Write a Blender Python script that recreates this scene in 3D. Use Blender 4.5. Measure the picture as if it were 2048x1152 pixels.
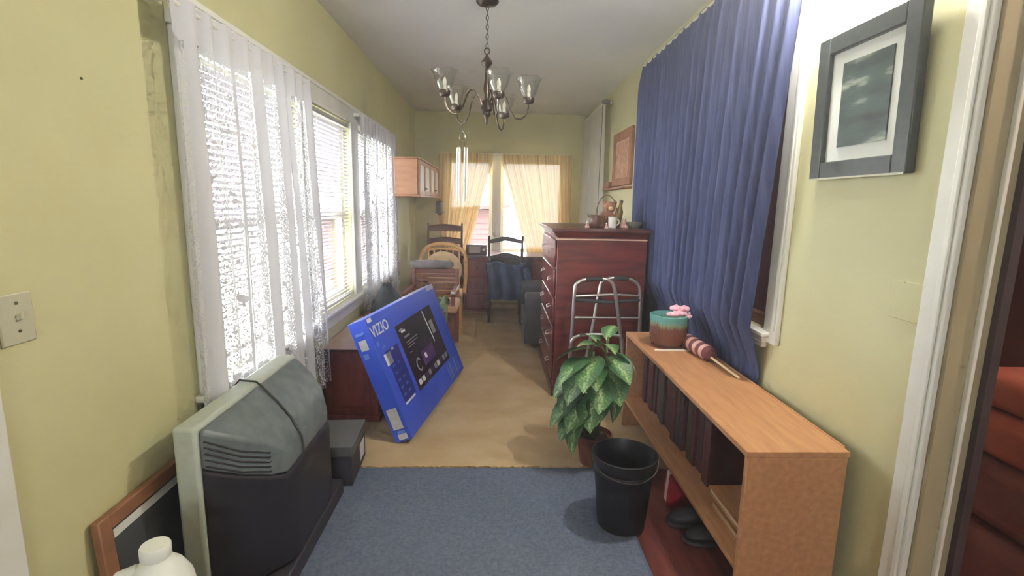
import bpy, bmesh, math, random
from mathutils import Matrix, Vector
for o in list(bpy.data.objects): bpy.data.objects.remove(o)
random.seed(7)
SC = bpy.context.scene
COL = SC.collection

# ---------------------------------------------------------------- camera, world, exposure
PITCH, YAW, ROLL, FPX, CAMZ = .1678, .0345, .019, 1003.5, 1.37
Fv = Vector((math.sin(YAW)*math.cos(PITCH), math.cos(YAW)*math.cos(PITCH), -math.sin(PITCH)))
R0 = Vector((math.cos(YAW), -math.sin(YAW), 0)); U0 = R0.cross(Fv)
Rv = R0*math.cos(ROLL)+U0*math.sin(ROLL); Uv = U0*math.cos(ROLL)-R0*math.sin(ROLL)
cam = bpy.data.cameras.new('camera'); camo = bpy.data.objects.new('camera', cam); COL.objects.link(camo)
cam.sensor_width = 36; cam.lens = 36*FPX/2048; cam.clip_start = .02
camo.matrix_world = Matrix(((Rv.x, Uv.x, -Fv.x, 0), (Rv.y, Uv.y, -Fv.y, 0), (Rv.z, Uv.z, -Fv.z, CAMZ), (0, 0, 0, 1)))
SC.camera = camo
W = bpy.data.worlds.new('sky'); SC.world = W; W.use_nodes = True
bg = W.node_tree.nodes['Background']; bg.inputs[0].default_value = (.93, .97, 1.0, 1); bg.inputs[1].default_value = 19.0
vs = SC.view_settings; vs.view_transform = 'Standard'; vs.look = 'None'; vs.gamma = 1; vs.exposure = 0.40; vs.use_curve_mapping = False
BULB = 1250.0; HAZE = .028
cy = SC.cycles; cy.max_bounces = 7; cy.diffuse_bounces = 4; cy.glossy_bounces = 2; cy.transmission_bounces = 3; cy.transparent_max_bounces = 10; cy.volume_bounces = 0; cy.use_adaptive_sampling = True; cy.adaptive_threshold = .15; cy.adaptive_min_samples = 16; cy.sample_clamp_indirect = 8; cy.caustics_reflective = False; cy.caustics_refractive = False

# ---------------------------------------------------------------- materials
def lin(c):
    return tuple((v/255/12.92 if v/255 <= .04045 else ((v/255+.055)/1.055)**2.4) for v in c)+(1,)
MATS = {}
def mat(name, col, rough=.6, metal=0, col2=None, scale=6, stretch=(1, 1, 1), detail=3, bump=0, bscale=None, spec=None, lo=.35, hi=.65, coat=0, sheen=0, trans=0):
    """procedural principled: col..col2 mixed by a noise, optional bump"""
    m = bpy.data.materials.new(name); m.use_nodes = True; nt = m.node_tree; N = nt.nodes; L = nt.links
    b = N['Principled BSDF']; b.inputs['Roughness'].default_value = rough; b.inputs['Metallic'].default_value = metal
    if spec is not None: b.inputs['Specular IOR Level'].default_value = spec
    if coat: b.inputs['Coat Weight'].default_value = coat; b.inputs['Coat Roughness'].default_value = .25
    if sheen: b.inputs['Sheen Weight'].default_value = sheen
    b.inputs['Base Color'].default_value = lin(col)
    if col2 or bump:
        tc = N.new('ShaderNodeTexCoord'); mp = N.new('ShaderNodeMapping'); mp.inputs['Scale'].default_value = stretch
        L.new(tc.outputs['Object'], mp.inputs['Vector'])
    if col2:
        nz = N.new('ShaderNodeTexNoise'); nz.inputs['Scale'].default_value = scale; nz.inputs['Detail'].default_value = detail
        L.new(mp.outputs[0], nz.inputs['Vector'])
        rp = N.new('ShaderNodeValToRGB'); rp.color_ramp.elements[0].position = lo; rp.color_ramp.elements[1].position = hi
        rp.color_ramp.elements[0].color = lin(col); rp.color_ramp.elements[1].color = lin(col2)
        L.new(nz.outputs['Fac'], rp.inputs[0]); L.new(rp.outputs[0], b.inputs['Base Color'])
    if bump:
        n2 = N.new('ShaderNodeTexNoise'); n2.inputs['Scale'].default_value = bscale or scale*4; n2.inputs['Detail'].default_value = 4
        L.new(mp.outputs[0], n2.inputs['Vector'])
        bp = N.new('ShaderNodeBump'); bp.inputs['Strength'].default_value = bump; bp.inputs['Distance'].default_value = .01
        L.new(n2.outputs['Fac'], bp.inputs['Height']); L.new(bp.outputs[0], b.inputs['Normal'])
    MATS[name] = m
    return m
def cloth(name, col, translucent=.4, transparent=0, col2=None, scale=8, stretch=(1, 1, 1), coord='Object'):
    m = bpy.data.materials.new(name); m.use_nodes = True; nt = m.node_tree; N = nt.nodes; L = nt.links
    N.remove(N['Principled BSDF']); out = N['Material Output']
    d = N.new('ShaderNodeBsdfDiffuse'); t = N.new('ShaderNodeBsdfTranslucent'); mx = N.new('ShaderNodeMixShader')
    d.inputs[0].default_value = t.inputs[0].default_value = lin(col); mx.inputs[0].default_value = translucent
    if col2:
        tc = N.new('ShaderNodeTexCoord'); mp = N.new('ShaderNodeMapping'); mp.inputs['Scale'].default_value = stretch
        nz = N.new('ShaderNodeTexNoise'); nz.inputs['Scale'].default_value = scale
        rp = N.new('ShaderNodeValToRGB'); rp.color_ramp.elements[0].position = .35; rp.color_ramp.elements[1].position = .65
        rp.color_ramp.elements[0].color = lin(col); rp.color_ramp.elements[1].color = lin(col2)
        L.new(tc.outputs[coord], mp.inputs[0]); L.new(mp.outputs[0], nz.inputs['Vector']); L.new(nz.outputs['Fac'], rp.inputs[0])
        L.new(rp.outputs[0], d.inputs[0]); L.new(rp.outputs[0], t.inputs[0])
    L.new(d.outputs[0], mx.inputs[1]); L.new(t.outputs[0], mx.inputs[2]); last = mx
    if transparent:
        tr = N.new('ShaderNodeBsdfTransparent'); m2 = N.new('ShaderNodeMixShader'); m2.inputs[0].default_value = transparent
        L.new(mx.outputs[0], m2.inputs[1]); L.new(tr.outputs[0], m2.inputs[2]); last = m2
    L.new(last.outputs[0], out.inputs[0]); MATS[name] = m
    return m
def lace_material():
    m = cloth('lace', (216, 216, 222), .04); nt = m.node_tree; N = nt.nodes; L = nt.links; out = N['Material Output']
    base = out.inputs[0].links[0].from_node
    tc = N.new('ShaderNodeTexCoord'); uv = tc.outputs['UV']           # cloth coordinates in metres
    def noise(scale, detail, stretch):
        mp = N.new('ShaderNodeMapping'); mp.inputs['Scale'].default_value = stretch; L.new(uv, mp.inputs[0])
        n = N.new('ShaderNodeTexNoise'); n.inputs['Scale'].default_value = scale; n.inputs['Detail'].default_value = detail
        L.new(mp.outputs[0], n.inputs['Vector']); return n.outputs['Fac']
    def math_(op, a, b):
        n = N.new('ShaderNodeMath'); n.operation = op
        for i, v in enumerate((a, b)):
            if isinstance(v, (int, float)): n.inputs[i].default_value = v
            else: L.new(v, n.inputs[i])
        return n.outputs[0]
    fine = math_('GREATER_THAN', noise(150, 1, (1, .7, 1)), .45)      # openwork of the lace
    motif = math_('GREATER_THAN', noise(24, 1, (1, 1, 1)), .34)       # solid woven motifs
    hole = math_('MULTIPLY', math_('MULTIPLY', fine, motif), math_('LESS_THAN', noise(9, 1, (1, .02, 1)), .53))
    sep = N.new('ShaderNodeSeparateXYZ'); L.new(uv, sep.inputs[0])
    head = math_('LESS_THAN', sep.outputs['Y'], 1.86)                 # plain heading at the top
    hole = math_('MULTIPLY', math_('MULTIPLY', hole, head), .88)
    tr = N.new('ShaderNodeBsdfTransparent'); mx = N.new('ShaderNodeMixShader')
    L.new(hole, mx.inputs[0]); L.new(base.outputs[0], mx.inputs[1]); L.new(tr.outputs[0], mx.inputs[2]); L.new(mx.outputs[0], out.inputs[0])
    return m
def glass_material(name, tint=(255, 255, 255), gloss=.08):
    m = bpy.data.materials.new(name); m.use_nodes = True; N = m.node_tree.nodes; L = m.node_tree.links
    N.remove(N['Principled BSDF'])
    tr = N.new('ShaderNodeBsdfTransparent'); tr.inputs[0].default_value = lin(tint); gl = N.new('ShaderNodeBsdfGlossy'); gl.inputs['Roughness'].default_value = .05
    fr = N.new('ShaderNodeLayerWeight'); fr.inputs[0].default_value = gloss+.1; mx = N.new('ShaderNodeMixShader')
    L.new(fr.outputs['Facing'], mx.inputs[0]); L.new(tr.outputs[0], mx.inputs[1]); L.new(gl.outputs[0], mx.inputs[2]); L.new(mx.outputs[0], N['Material Output'].inputs[0])
    MATS[name] = m; return m
def emit_material(name, col, strength):
    m = bpy.data.materials.new(name); m.use_nodes = True; N = m.node_tree.nodes; b = N['Principled BSDF']
    b.inputs['Emission Color'].default_value = lin(col); b.inputs['Emission Strength'].default_value = strength; b.inputs['Base Color'].default_value = lin(col)
    MATS[name] = m; return m

mat('wall_yellow', (211, 207, 163), .55, col2=(205, 200, 154), scale=2.2, bump=.06, bscale=60)
mat('wall_other', (120, 62, 48), .8, col2=(98, 48, 42), scale=1.5)
mat('ceiling_white', (232, 232, 231), .8, col2=(226, 226, 224), scale=1.2, bump=.08, bscale=50)
mat('trim_white', (232, 231, 224), .4, col2=(222, 221, 212), scale=5, lo=.4, hi=.7)
mat('jamb_tan', (176, 164, 130), .6, col2=(160, 150, 120), scale=9, stretch=(1, 1, .15))
mat('floor_wood', (122, 62, 52), .45, col2=(92, 46, 42), scale=5, stretch=(6, .6, 1), bump=.05)
mat('carpet_beige', (218, 192, 152), .95, col2=(202, 170, 126), scale=3.2, stretch=(1, 1.4, 1), detail=6, bump=.6, bscale=220, spec=.1, lo=.38, hi=.7)
mat('rug_blue', (128, 138, 158), .95, col2=(104, 114, 136), scale=70, detail=5, bump=.7, bscale=260, spec=.1, lo=.3, hi=.7)
mat('rug_bind', (96, 108, 136), .95, bump=.4, bscale=200, spec=.1)
lace_material()
cloth('sheer_white', (232, 226, 214), .35, .12)
cloth('ivory', (242, 222, 170), .075, .018, col2=(206, 172, 118), scale=1, stretch=(24, .05, 1), coord='UV')  # darker streaks put the shade of the folds into the cloth colour
cloth('blue_curtain', (92, 98, 134), .10, 0, col2=(76, 83, 118), scale=10, stretch=(1, 10, .5))
cloth('blind_white', (186, 182, 186), .02)
mat('blind_rail', (225, 224, 220), .4)
glass_material('pane_glass'); glass_material('shade_glass', (253, 254, 252), .02)
mat('bronze', (104, 92, 82), .35, .75, col2=(76, 66, 58), scale=30)
mat('chime_metal', (226, 224, 218), .25, .4)
mat('mahogany', (122, 52, 46), .32, col2=(88, 34, 34), scale=4, stretch=(1, 1, 6), coat=.3, bump=.02)
mat('mahogany_dark', (92, 44, 40), .35, col2=(70, 32, 32), scale=4, stretch=(6, 1, 1), coat=.3)
mat('redwood', (142, 66, 58), .45, col2=(108, 46, 46), scale=4, stretch=(5, 1, 1))
mat('chest_top', (214, 186, 164), .6, col2=(196, 166, 146), scale=8)
mat('oak_light', (226, 178, 112), .5, col2=(204, 152, 88), scale=6, stretch=(1, 1, 5))
mat('pine_shelf', (202, 150, 106), .42, col2=(180, 128, 88), scale=5, stretch=(9, 1, 9), detail=5, bump=.03, lo=.3, hi=.72)
mat('cab_wood', (194, 142, 104), .5, col2=(178, 126, 90), scale=5, stretch=(1, 1, 5))
mat('chair_brown', (128, 84, 72), .5, col2=(100, 64, 56), scale=6, stretch=(1, 1, 4))
mat('chair_dark', (78, 66, 66), .5, col2=(60, 50, 52), scale=6)
mat('chair_red', (140, 88, 74), .5, col2=(112, 64, 56), scale=6, stretch=(1, 1, 4))
mat('cushion_cream', (222, 194, 152), .9, col2=(208, 178, 136), scale=10, sheen=.2, bump=.2)
mat('cushion_tan', (206, 160, 124), .9, col2=(190, 146, 110), scale=14, sheen=.2)
mat('cushion_grey', (126, 118, 120), .9, col2=(106, 98, 102), scale=12, sheen=.2, bump=.2)
mat('armchair_grey', (84, 80, 84), .9, col2=(66, 62, 66), scale=9, sheen=.3, bump=.2)
mat('jacket_blue', (72, 86, 122), .9, col2=(56, 66, 98), scale=8, sheen=.2, bump=.3)
mat('bag_dark', (66, 72, 72), .7, col2=(48, 54, 56), scale=10, bump=.4)
mat('cloth_green', (126, 152, 116), .9, col2=(96, 124, 90), scale=14, bump=.3)
mat('cloth_pink', (208, 168, 164), .9, col2=(150, 90, 112), scale=20, bump=.3)
mat('box_blue', (66, 98, 228), .38, col2=(58, 88, 212), scale=2, spec=.4)
mat('box_edge', (92, 122, 224), .45, col2=(80, 108, 212), scale=6)
mat('box_screen', (42, 40, 52), .3, col2=(58, 44, 62), scale=5)
mat('print_white', (232, 232, 240), .5); mat('print_grey', (150, 150, 166), .5); mat('print_navy', (36, 48, 140), .45); mat('print_violet', (86, 58, 120), .4)
mat('print_teal', (112, 152, 236), .45); mat('label_paper', (222, 220, 222), .6, col2=(206, 204, 208), scale=30); mat('tape', (176, 178, 222), .25)
mat('plastic_silver', (188, 196, 184), .45, col2=(180, 188, 176), scale=40)
mat('plastic_charcoal', (112, 122, 124), .42, col2=(98, 106, 110), scale=20)
mat('plastic_black', (38, 35, 44), .5)
mat('screen_glass', (30, 34, 36), .08, coat=.6)
mat('box_black', (62, 58, 66), .6, col2=(52, 48, 58), scale=6); mat('box_lid_lit', (98, 98, 98), .6)
mat('frame_wood', (158, 112, 80), .55, col2=(132, 90, 64), scale=8); mat('frame_green', (66, 72, 68), .35, col2=(54, 60, 58), scale=30)
mat('mirror_dark', (92, 96, 98), .18, .2, col2=(70, 66, 78), scale=3)
mat('mat_board', (224, 226, 220), .8)
mat('jug_white', (236, 240, 232), .4); 
mat('plate_ivory', (196, 194, 170), .4); mat('screw', (120, 118, 100), .4, .5)
mat('aluminium', (206, 202, 198), .3, .85); mat('grip_black', (58, 58, 60), .7)
mat('glaze_brown', (116, 72, 58), .3, col2=(88, 52, 44), scale=18, coat=.5); mat('flower_pink', (240, 178, 196), .8, col2=(250, 206, 216), scale=30)
mat('knit_stripe_pink', (226, 178, 168), .9, bump=.3, bscale=200); mat('knit_stripe_plum', (122, 72, 76), .9, bump=.3, bscale=200)
mat('stick_wood', (232, 206, 164), .5); mat('paper_white', (244, 238, 228), .6)
mat('terracotta', (150, 96, 70), .8, col2=(124, 76, 58), scale=14, bump=.2); mat('soil', (70, 54, 44), .95, col2=(110, 90, 70), scale=60, bump=.6)
mat('bucket_black', (24, 24, 32), .4, col2=(20, 20, 26), scale=5); mat('stem_green', (112, 138, 84), .6, col2=(86, 112, 66), scale=12); mat('string_white', (206, 214, 190), .7)
mat('book_maroon', (92, 44, 44), .6, col2=(72, 34, 38), scale=12); mat('book_brown', (98, 70, 58), .6, col2=(78, 54, 46), scale=12); mat('book_olive', (70, 66, 50), .6, col2=(54, 52, 42), scale=12); mat('book_plum', (84, 48, 66), .6, col2=(66, 36, 54), scale=12); mat('pages', (206, 190, 160), .8)
mat('book_red', (168, 44, 46), .5, col2=(146, 34, 40), scale=8); mat('shoe_dark', (44, 40, 48), .55); mat('shoe_sole', (70, 66, 70), .7)
mat('shelf_back', (96, 60, 46), .7, col2=(80, 48, 40), scale=5)
mat('basket', (150, 112, 80), .8, col2=(116, 82, 58), scale=40, bump=.6, bscale=90); mat('teddy', (164, 112, 82), .95, col2=(142, 92, 68), scale=60, bump=.6, bscale=150, sheen=.4)
mat('mug_white', (228, 222, 214), .25); mat('ceramic_brown', (110, 76, 62), .35, col2=(88, 58, 50), scale=20); mat('bottle_olive', (120, 100, 40), .3); mat('bowl_grey', (120, 118, 108), .4)
mat('figure_rose', (178, 120, 112), .5, col2=(226, 196, 186), scale=40)
mat('art_wood', (176, 122, 88), .6, col2=(150, 98, 70), scale=9); mat('art_relief', (212, 168, 138), .7, col2=(176, 126, 102), scale=22, detail=6, bump=.5, bscale=40)
mat('lamp_grey', (128, 124, 118), .5); mat('radio_brown', (108, 74, 64), .5); mat('radio_cloth', (190, 178, 172), .8)
mat('sofa_red', (186, 104, 88), .7, col2=(164, 86, 74), scale=7, bump=.2); mat('sofa_dark', (140, 82, 78), .7, col2=(120, 68, 68), scale=7, bump=.2); mat('stool_grey', (112, 92, 92), .7)
mat('rug_red', (168, 78, 66), .9, col2=(146, 64, 58), scale=20, bump=.3)
mat('shutter_brown', (140, 92, 70), .6, col2=(120, 74, 58), scale=5)
mat('siding_pink', (84, 56, 54), .7, col2=(76, 49, 49), scale=3); mat('roof_brown', (70, 54, 52), .8, col2=(56, 44, 44), scale=12); mat('ground_pale', (154, 153, 144), .9, col2=(140, 140, 128), scale=2)
mat('cable_dark', (60, 62, 58), .5); mat('wire', (80, 76, 72), .5, .5); mat('cardboard', (176, 138, 98), .8, col2=(160, 124, 88), scale=6)
emit_material('bulb_glow', (255, 250, 240), BULB); emit_material('fill_glow', (255, 226, 200), 230.0)
def leaf_material():
    m = mat('leaf_variegated', (48, 92, 48), .45); nt = m.node_tree; N = nt.nodes; L = nt.links; b = N['Principled BSDF']
    tc = N.new('ShaderNodeTexCoord'); sp = N.new('ShaderNodeSeparateXYZ'); L.new(tc.outputs['UV'], sp.inputs[0])
    ab = N.new('ShaderNodeMath'); ab.operation = 'SUBTRACT'; ab.inputs[1].default_value = .5; L.new(sp.outputs['Y'], ab.inputs[0])
    a2 = N.new('ShaderNodeMath'); a2.operation = 'ABSOLUTE'; L.new(ab.outputs[0], a2.inputs[0])
    mp = N.new('ShaderNodeMapping'); mp.inputs['Scale'].default_value = (9, 6, 1); L.new(tc.outputs['UV'], mp.inputs[0])
    nz = N.new('ShaderNodeTexNoise'); nz.inputs['Scale'].default_value = 2.2; L.new(mp.outputs[0], nz.inputs['Vector'])
    mu = N.new('ShaderNodeMath'); mu.operation = 'MULTIPLY_ADD'; mu.inputs[1].default_value = -1.5; L.new(a2.outputs[0], mu.inputs[0]); L.new(nz.outputs['Fac'], mu.inputs[2])
    rp = N.new('ShaderNodeValToRGB'); e = rp.color_ramp.elements
    e[0].position = .05; e[0].color = lin((58, 100, 60)); e[1].position = .56; e[1].color = lin((176, 198, 140)); k = e.new(.34); k.color = lin((100, 142, 88))
    L.new(mu.outputs[0], rp.inputs[0]); L.new(rp.outputs[0], b.inputs['Base Color'])
    b.inputs['Transmission Weight'].default_value = 0
leaf_material()
def picture_material():
    m = mat('print_landscape', (52, 62, 56), .4); N = m.node_tree.nodes; L = m.node_tree.links; b = N['Principled BSDF']
    tc = N.new('ShaderNodeTexCoord'); mp = N.new('ShaderNodeMapping'); mp.inputs['Scale'].default_value = (1, 3, 11); mp.inputs['Rotation'].default_value = (.12, 0, 0)
    nz = N.new('ShaderNodeTexNoise'); nz.inputs['Scale'].default_value = 1.6; nz.inputs['Detail'].default_value = 5
    L.new(tc.outputs['Object'], mp.inputs[0]); L.new(mp.outputs[0], nz.inputs['Vector'])
    rp = N.new('ShaderNodeValToRGB'); e = rp.color_ramp.elements
    e[0].position = .3; e[0].color = lin((44, 52, 50)); e[1].position = .68; e[1].color = lin((170, 178, 162)); k = e.new(.55); k.color = lin((72, 90, 84))
    L.new(nz.outputs['Fac'], rp.inputs[0]); L.new(rp.outputs[0], b.inputs['Base Color'])
picture_material()
def glaze_material():
    m = mat('glaze_teal', (104, 170, 164), .2, coat=.6); N = m.node_tree.nodes; L = m.node_tree.links; b = N['Principled BSDF']
    tc = N.new('ShaderNodeTexCoord'); sp = N.new('ShaderNodeSeparateXYZ'); L.new(tc.outputs['Object'], sp.inputs[0])
    mp = N.new('ShaderNodeMapping'); mp.inputs['Scale'].default_value = (40, 40, 4); L.new(tc.outputs['Object'], mp.inputs[0])
    nz = N.new('ShaderNodeTexNoise'); nz.inputs['Scale'].default_value = 1.5; L.new(mp.outputs[0], nz.inputs['Vector'])
    mu = N.new('ShaderNodeMath'); mu.operation = 'MULTIPLY_ADD'; mu.inputs[1].default_value = .07; L.new(nz.outputs['Fac'], mu.inputs[0]); L.new(sp.outputs['Z'], mu.inputs[2])
    rp = N.new('ShaderNodeValToRGB'); e = rp.color_ramp.elements
    e[0].position = .140; e[0].color = lin((118, 74, 60)); e[1].position = .175; e[1].color = lin((112, 176, 170)); k = e.new(.157); k.color = lin((140, 146, 112))
    L.new(mu.outputs[0], rp.inputs[0]); L.new(rp.outputs[0], b.inputs['Base Color'])
glaze_material()

# ---------------------------------------------------------------- geometry helpers
WL = {}                                    # world location of every object made here
class MB:
    """collects verts/faces in world coordinates; build() links them as ONE mesh object"""
    def __init__(s, T=None): s.v = []; s.f = []; s.uv = None; s.T = T or Matrix()
    def add(s, vs, fs):
        n = len(s.v); s.v += [tuple(s.T @ Vector(p)) for p in vs]; s.f += [tuple(i+n for i in f) for f in fs]; return s
    def box(s, x0, x1, y0, y1, z0, z1):
        vs = [(x, y, z) for z in (z0, z1) for y in (y0, y1) for x in (x0, x1)]
        return s.add(vs, [(0, 2, 3, 1), (4, 5, 7, 6), (0, 1, 5, 4), (2, 6, 7, 3), (0, 4, 6, 2), (1, 3, 7, 5)])
    def obox(s, c, ex, ey, ez):            # oriented box: centre, three half vectors
        c, ex, ey, ez = map(Vector, (c, ex, ey, ez)); vs = [c+a*ex+b*ey+d*ez for d in (-1, 1) for b in (-1, 1) for a in (-1, 1)]
        return s.add(vs, [(0, 2, 3, 1), (4, 5, 7, 6), (0, 1, 5, 4), (2, 6, 7, 3), (0, 4, 6, 2), (1, 3, 7, 5)])
    def tube(s, pts, r, n=8, closed=False):
        pts = [Vector(p) for p in pts]; rs = r if isinstance(r, (list, tuple)) else [r]*len(pts); rings = []; up = None; m = len(pts)
        for i, p in enumerate(pts):
            a = pts[(i-1) % m] if (closed or i) else p; b = pts[(i+1) % m] if (closed or i < m-1) else p
            t = (b-a).normalized()
            if up is None: up = t.orthogonal().normalized()
            up = (up-t*up.dot(t)).normalized(); w = t.cross(up)
            rings.append([p+(up*math.cos(2*math.pi*k/n)+w*math.sin(2*math.pi*k/n))*rs[i] for k in range(n)])
        vs = [q for g in rings for q in g]; fs = []
        for i in range(m if closed else m-1):
            j = (i+1) % m
            fs += [(i*n+k, i*n+(k+1) % n, j*n+(k+1) % n, j*n+k) for k in range(n)]
        if not closed: fs += [tuple(range(n))[::-1], tuple((m-1)*n+k for k in range(n))]
        return s.add(vs, fs)
    def lathe(s, prof, c, n=24, cap=True, rib=0, nr=0):
        vs = []; fs = []; m = len(prof)
        for (r, z) in prof:
            for k in range(n):
                a = 2*math.pi*k/n; rr = r*(1+rib*math.cos(a*nr)); vs.append((c[0]+rr*math.cos(a), c[1]+rr*math.sin(a), c[2]+z))
        for i in range(m-1): fs += [(i*n+k, i*n+(k+1) % n, (i+1)*n+(k+1) % n, (i+1)*n+k) for k in range(n)]
        if cap: fs += [tuple(range(n))[::-1], tuple((m-1)*n+k for k in range(n))]
        return s.add(vs, fs)
    def ell(s, c, r, n=14, m=9, rough=0):
        vs = []; fs = []
        for i in range(1, m):
            t = math.pi*i/m
            for k in range(n):
                a = 2*math.pi*k/n; j = 1+random.uniform(-rough, rough)
                vs.append((c[0]+r[0]*math.sin(t)*math.cos(a)*j, c[1]+r[1]*math.sin(t)*math.sin(a)*j, c[2]+r[2]*math.cos(t)*j))
        for i in range(m-2): fs += [(i*n+k, (i+1)*n+k, (i+1)*n+(k+1) % n, i*n+(k+1) % n) for k in range(n)]
        vs += [(c[0], c[1], c[2]+r[2]), (c[0], c[1], c[2]-r[2])]; q = len(vs)
        fs += [(q-2, k, (k+1) % n) for k in range(n)]+[(q-1, (m-2)*n+(k+1) % n, (m-2)*n+k) for k in range(n)]
        return s.add(vs, fs)
    def grid(s, fn, nu, nv, uv=None, flip=False):
        vs = [fn(i/nu, j/nv) for j in range(nv+1) for i in range(nu+1)]; w = nu+1
        fs = [((j*w+i), (j*w+i+1), ((j+1)*w+i+1), ((j+1)*w+i)) for j in range(nv) for i in range(nu)]
        if flip: fs = [f[::-1] for f in fs]
        if uv: s.uv = [uv(i/nu, j/nv) for j in range(nv+1) for i in range(nu+1)]
        return s.add(vs, fs)
    def prism(s, poly, d):                 # polygon in 3D extruded along d
        n = len(poly); d = Vector(d); vs = [Vector(p) for p in poly]+[Vector(p)+d for p in poly]
        return s.add(vs, [tuple(range(n))[::-1], tuple(range(n, 2*n))]+[(i, (i+1) % n, n+(i+1) % n, n+i) for i in range(n)])
    def loft(s, secs):                     # list of equally long rings
        n = len(secs[0]); vs = [p for r in secs for p in r]; fs = []
        for i in range(len(secs)-1): fs += [(i*n+k, i*n+(k+1) % n, (i+1)*n+(k+1) % n, (i+1)*n+k) for k in range(n)]
        fs += [tuple(range(n))[::-1], tuple((len(secs)-1)*n+k for k in range(n))]
        return s.add(vs, fs)
    def mesh(s, name, org):
        me = bpy.data.meshes.new(name); me.from_pydata([tuple(Vector(p)-org) for p in s.v], [], s.f)
        if s.uv:
            l = me.uv_layers.new(name='UVMap')
            for lp in me.loops: l.data[lp.index].uv = s.uv[lp.vertex_index]
        bm = bmesh.new(); bm.from_mesh(me); bmesh.ops.recalc_face_normals(bm, faces=bm.faces) if not s.uv else None; bm.to_mesh(me); bm.free()
        return me
    def build(s, name, m, parent=None, bevel=0, seg=2, smooth=None, sub=0, solid=0):
        lo = Vector([min(p[i] for p in s.v) for i in range(3)]); hi = Vector([max(p[i] for p in s.v) for i in range(3)])
        org = Vector(((lo.x+hi.x)/2, (lo.y+hi.y)/2, lo.z)); me = s.mesh(name, org); me.materials.append(MATS[m])
        if smooth is None: smooth = True
        if smooth: me.shade_smooth(); me.set_sharp_from_angle(angle=math.radians(38))
        o = bpy.data.objects.new(name, me); COL.objects.link(o); place(o, org, parent)
        if solid: x = o.modifiers.new('s', 'SOLIDIFY'); x.thickness = solid; x.offset = 0
        if bevel: x = o.modifiers.new('b', 'BEVEL'); x.width = bevel; x.segments = seg; x.limit_method = 'ANGLE'; x.angle_limit = math.radians(40)
        if sub: x = o.modifiers.new('u', 'SUBSURF'); x.levels = x.render_levels = sub
        return o
def place(o, org, parent):
    WL[o.name] = Vector(org)
    if parent is not None: o.parent = parent; o.location = Vector(org)-WL[parent.name]
    else: o.location = org
def tag(o, label, cat, group=None):
    o['label'] = label; o['category'] = cat
    if group: o['group'] = group
    return o
def thing(name, label, cat, loc, group=None):
    o = bpy.data.objects.new(name, None); COL.objects.link(o); o.empty_display_size = .05; place(o, Vector(loc), None); return tag(o, label, cat, group)
def struct(o, label=None): 
    o['kind'] = 'structure'
    if label: o['label'] = label
    return o
def senv(name, loc, label=None):
    o = bpy.data.objects.new(name, None); COL.objects.link(o); place(o, Vector(loc), None); return struct(o, label)
def inst(name, me, loc, parent=None, rot=None, scale=None):
    o = bpy.data.objects.new(name, me); COL.objects.link(o); place(o, Vector(loc), parent)
    if rot: o.rotation_euler = rot
    if scale: o.scale = scale
    return o
def cyl(p, q, r, n=12): return MB().tube([p, q], r, n)
def arc(c, r, a0, a1, n, ax='xz'):
    out = []
    for i in range(n+1):
        a = math.radians(a0+(a1-a0)*i/n); u, v = r*math.cos(a), r*math.sin(a)
        out.append({'xz': (c[0]+u, c[1], c[2]+v), 'yz': (c[0], c[1]+u, c[2]+v), 'xy': (c[0]+u, c[1]+v, c[2])}[ax])
    return out

# ---------------------------------------------------------------- room shell
XL, XR, YB, ZC, YF, TH = -1.07, 1.19, 6.83, 2.524, -2.2, .12
def wall_with_holes(axis, a0, a1, t0, t1, holes, z1=ZC):
    """axis 'y': wall along Y at X t0..t1; holes (a,b,zlo,zhi) sorted"""
    m = MB(); cur = a0
    def bx(p, q, z0, z1_):
        if q-p > 1e-5 and z1_-z0 > 1e-5: m.box(t0, t1, p, q, z0, z1_) if axis == 'y' else m.box(p, q, t0, t1, z0, z1_)
    for (a, b, zl, zh) in holes: bx(cur, a, 0, z1); bx(a, b, 0, zl); bx(a, b, zh, z1); cur = b
    bx(cur, a1, 0, z1); return m
LW = [(1.86, 2.84, .60, 1.92), (2.97, 3.79, .66, 1.92), (3.97, 4.97, .66, 1.92)]
struct(wall_with_holes('y', YF, YB+TH, XL-TH, XL, LW).build('wall_left', 'wall_yellow', smooth=False), 'yellow painted left wall with three windows')
struct(wall_with_holes('y', YF, YB+TH, XR, XR+TH, [(.40, 1.245, 0, 2.06), (2.09, 3.55, .84, 2.0)]).build('wall_right', 'wall_yellow', smooth=False), 'yellow painted right wall with doorway')
struct(wall_with_holes('x', XL, XR, YB, YB+TH, [(-.64, -.055, .70, 1.93), (.065, .89, .70, 1.93)]).build('wall_back', 'wall_yellow', smooth=False), 'yellow painted back wall around the window')
struct(wall_with_holes('x', XL, XR, YF-TH, YF, [(-.34, .46, .85, 1.95)]).build('wall_front', 'wall_yellow', smooth=False), 'yellow painted wall behind the camera')
struct(MB().box(XL-TH, 3.5, YF-TH, YB+TH, ZC, ZC+.1).build('ceiling', 'ceiling_white', smooth=False), 'plain off-white ceiling')
struct(MB().box(XL-TH, XR+TH, YF-TH, YB+TH, -.12, -.008).build('floor', 'floor_wood', smooth=False), 'reddish brown wooden floor')
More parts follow.
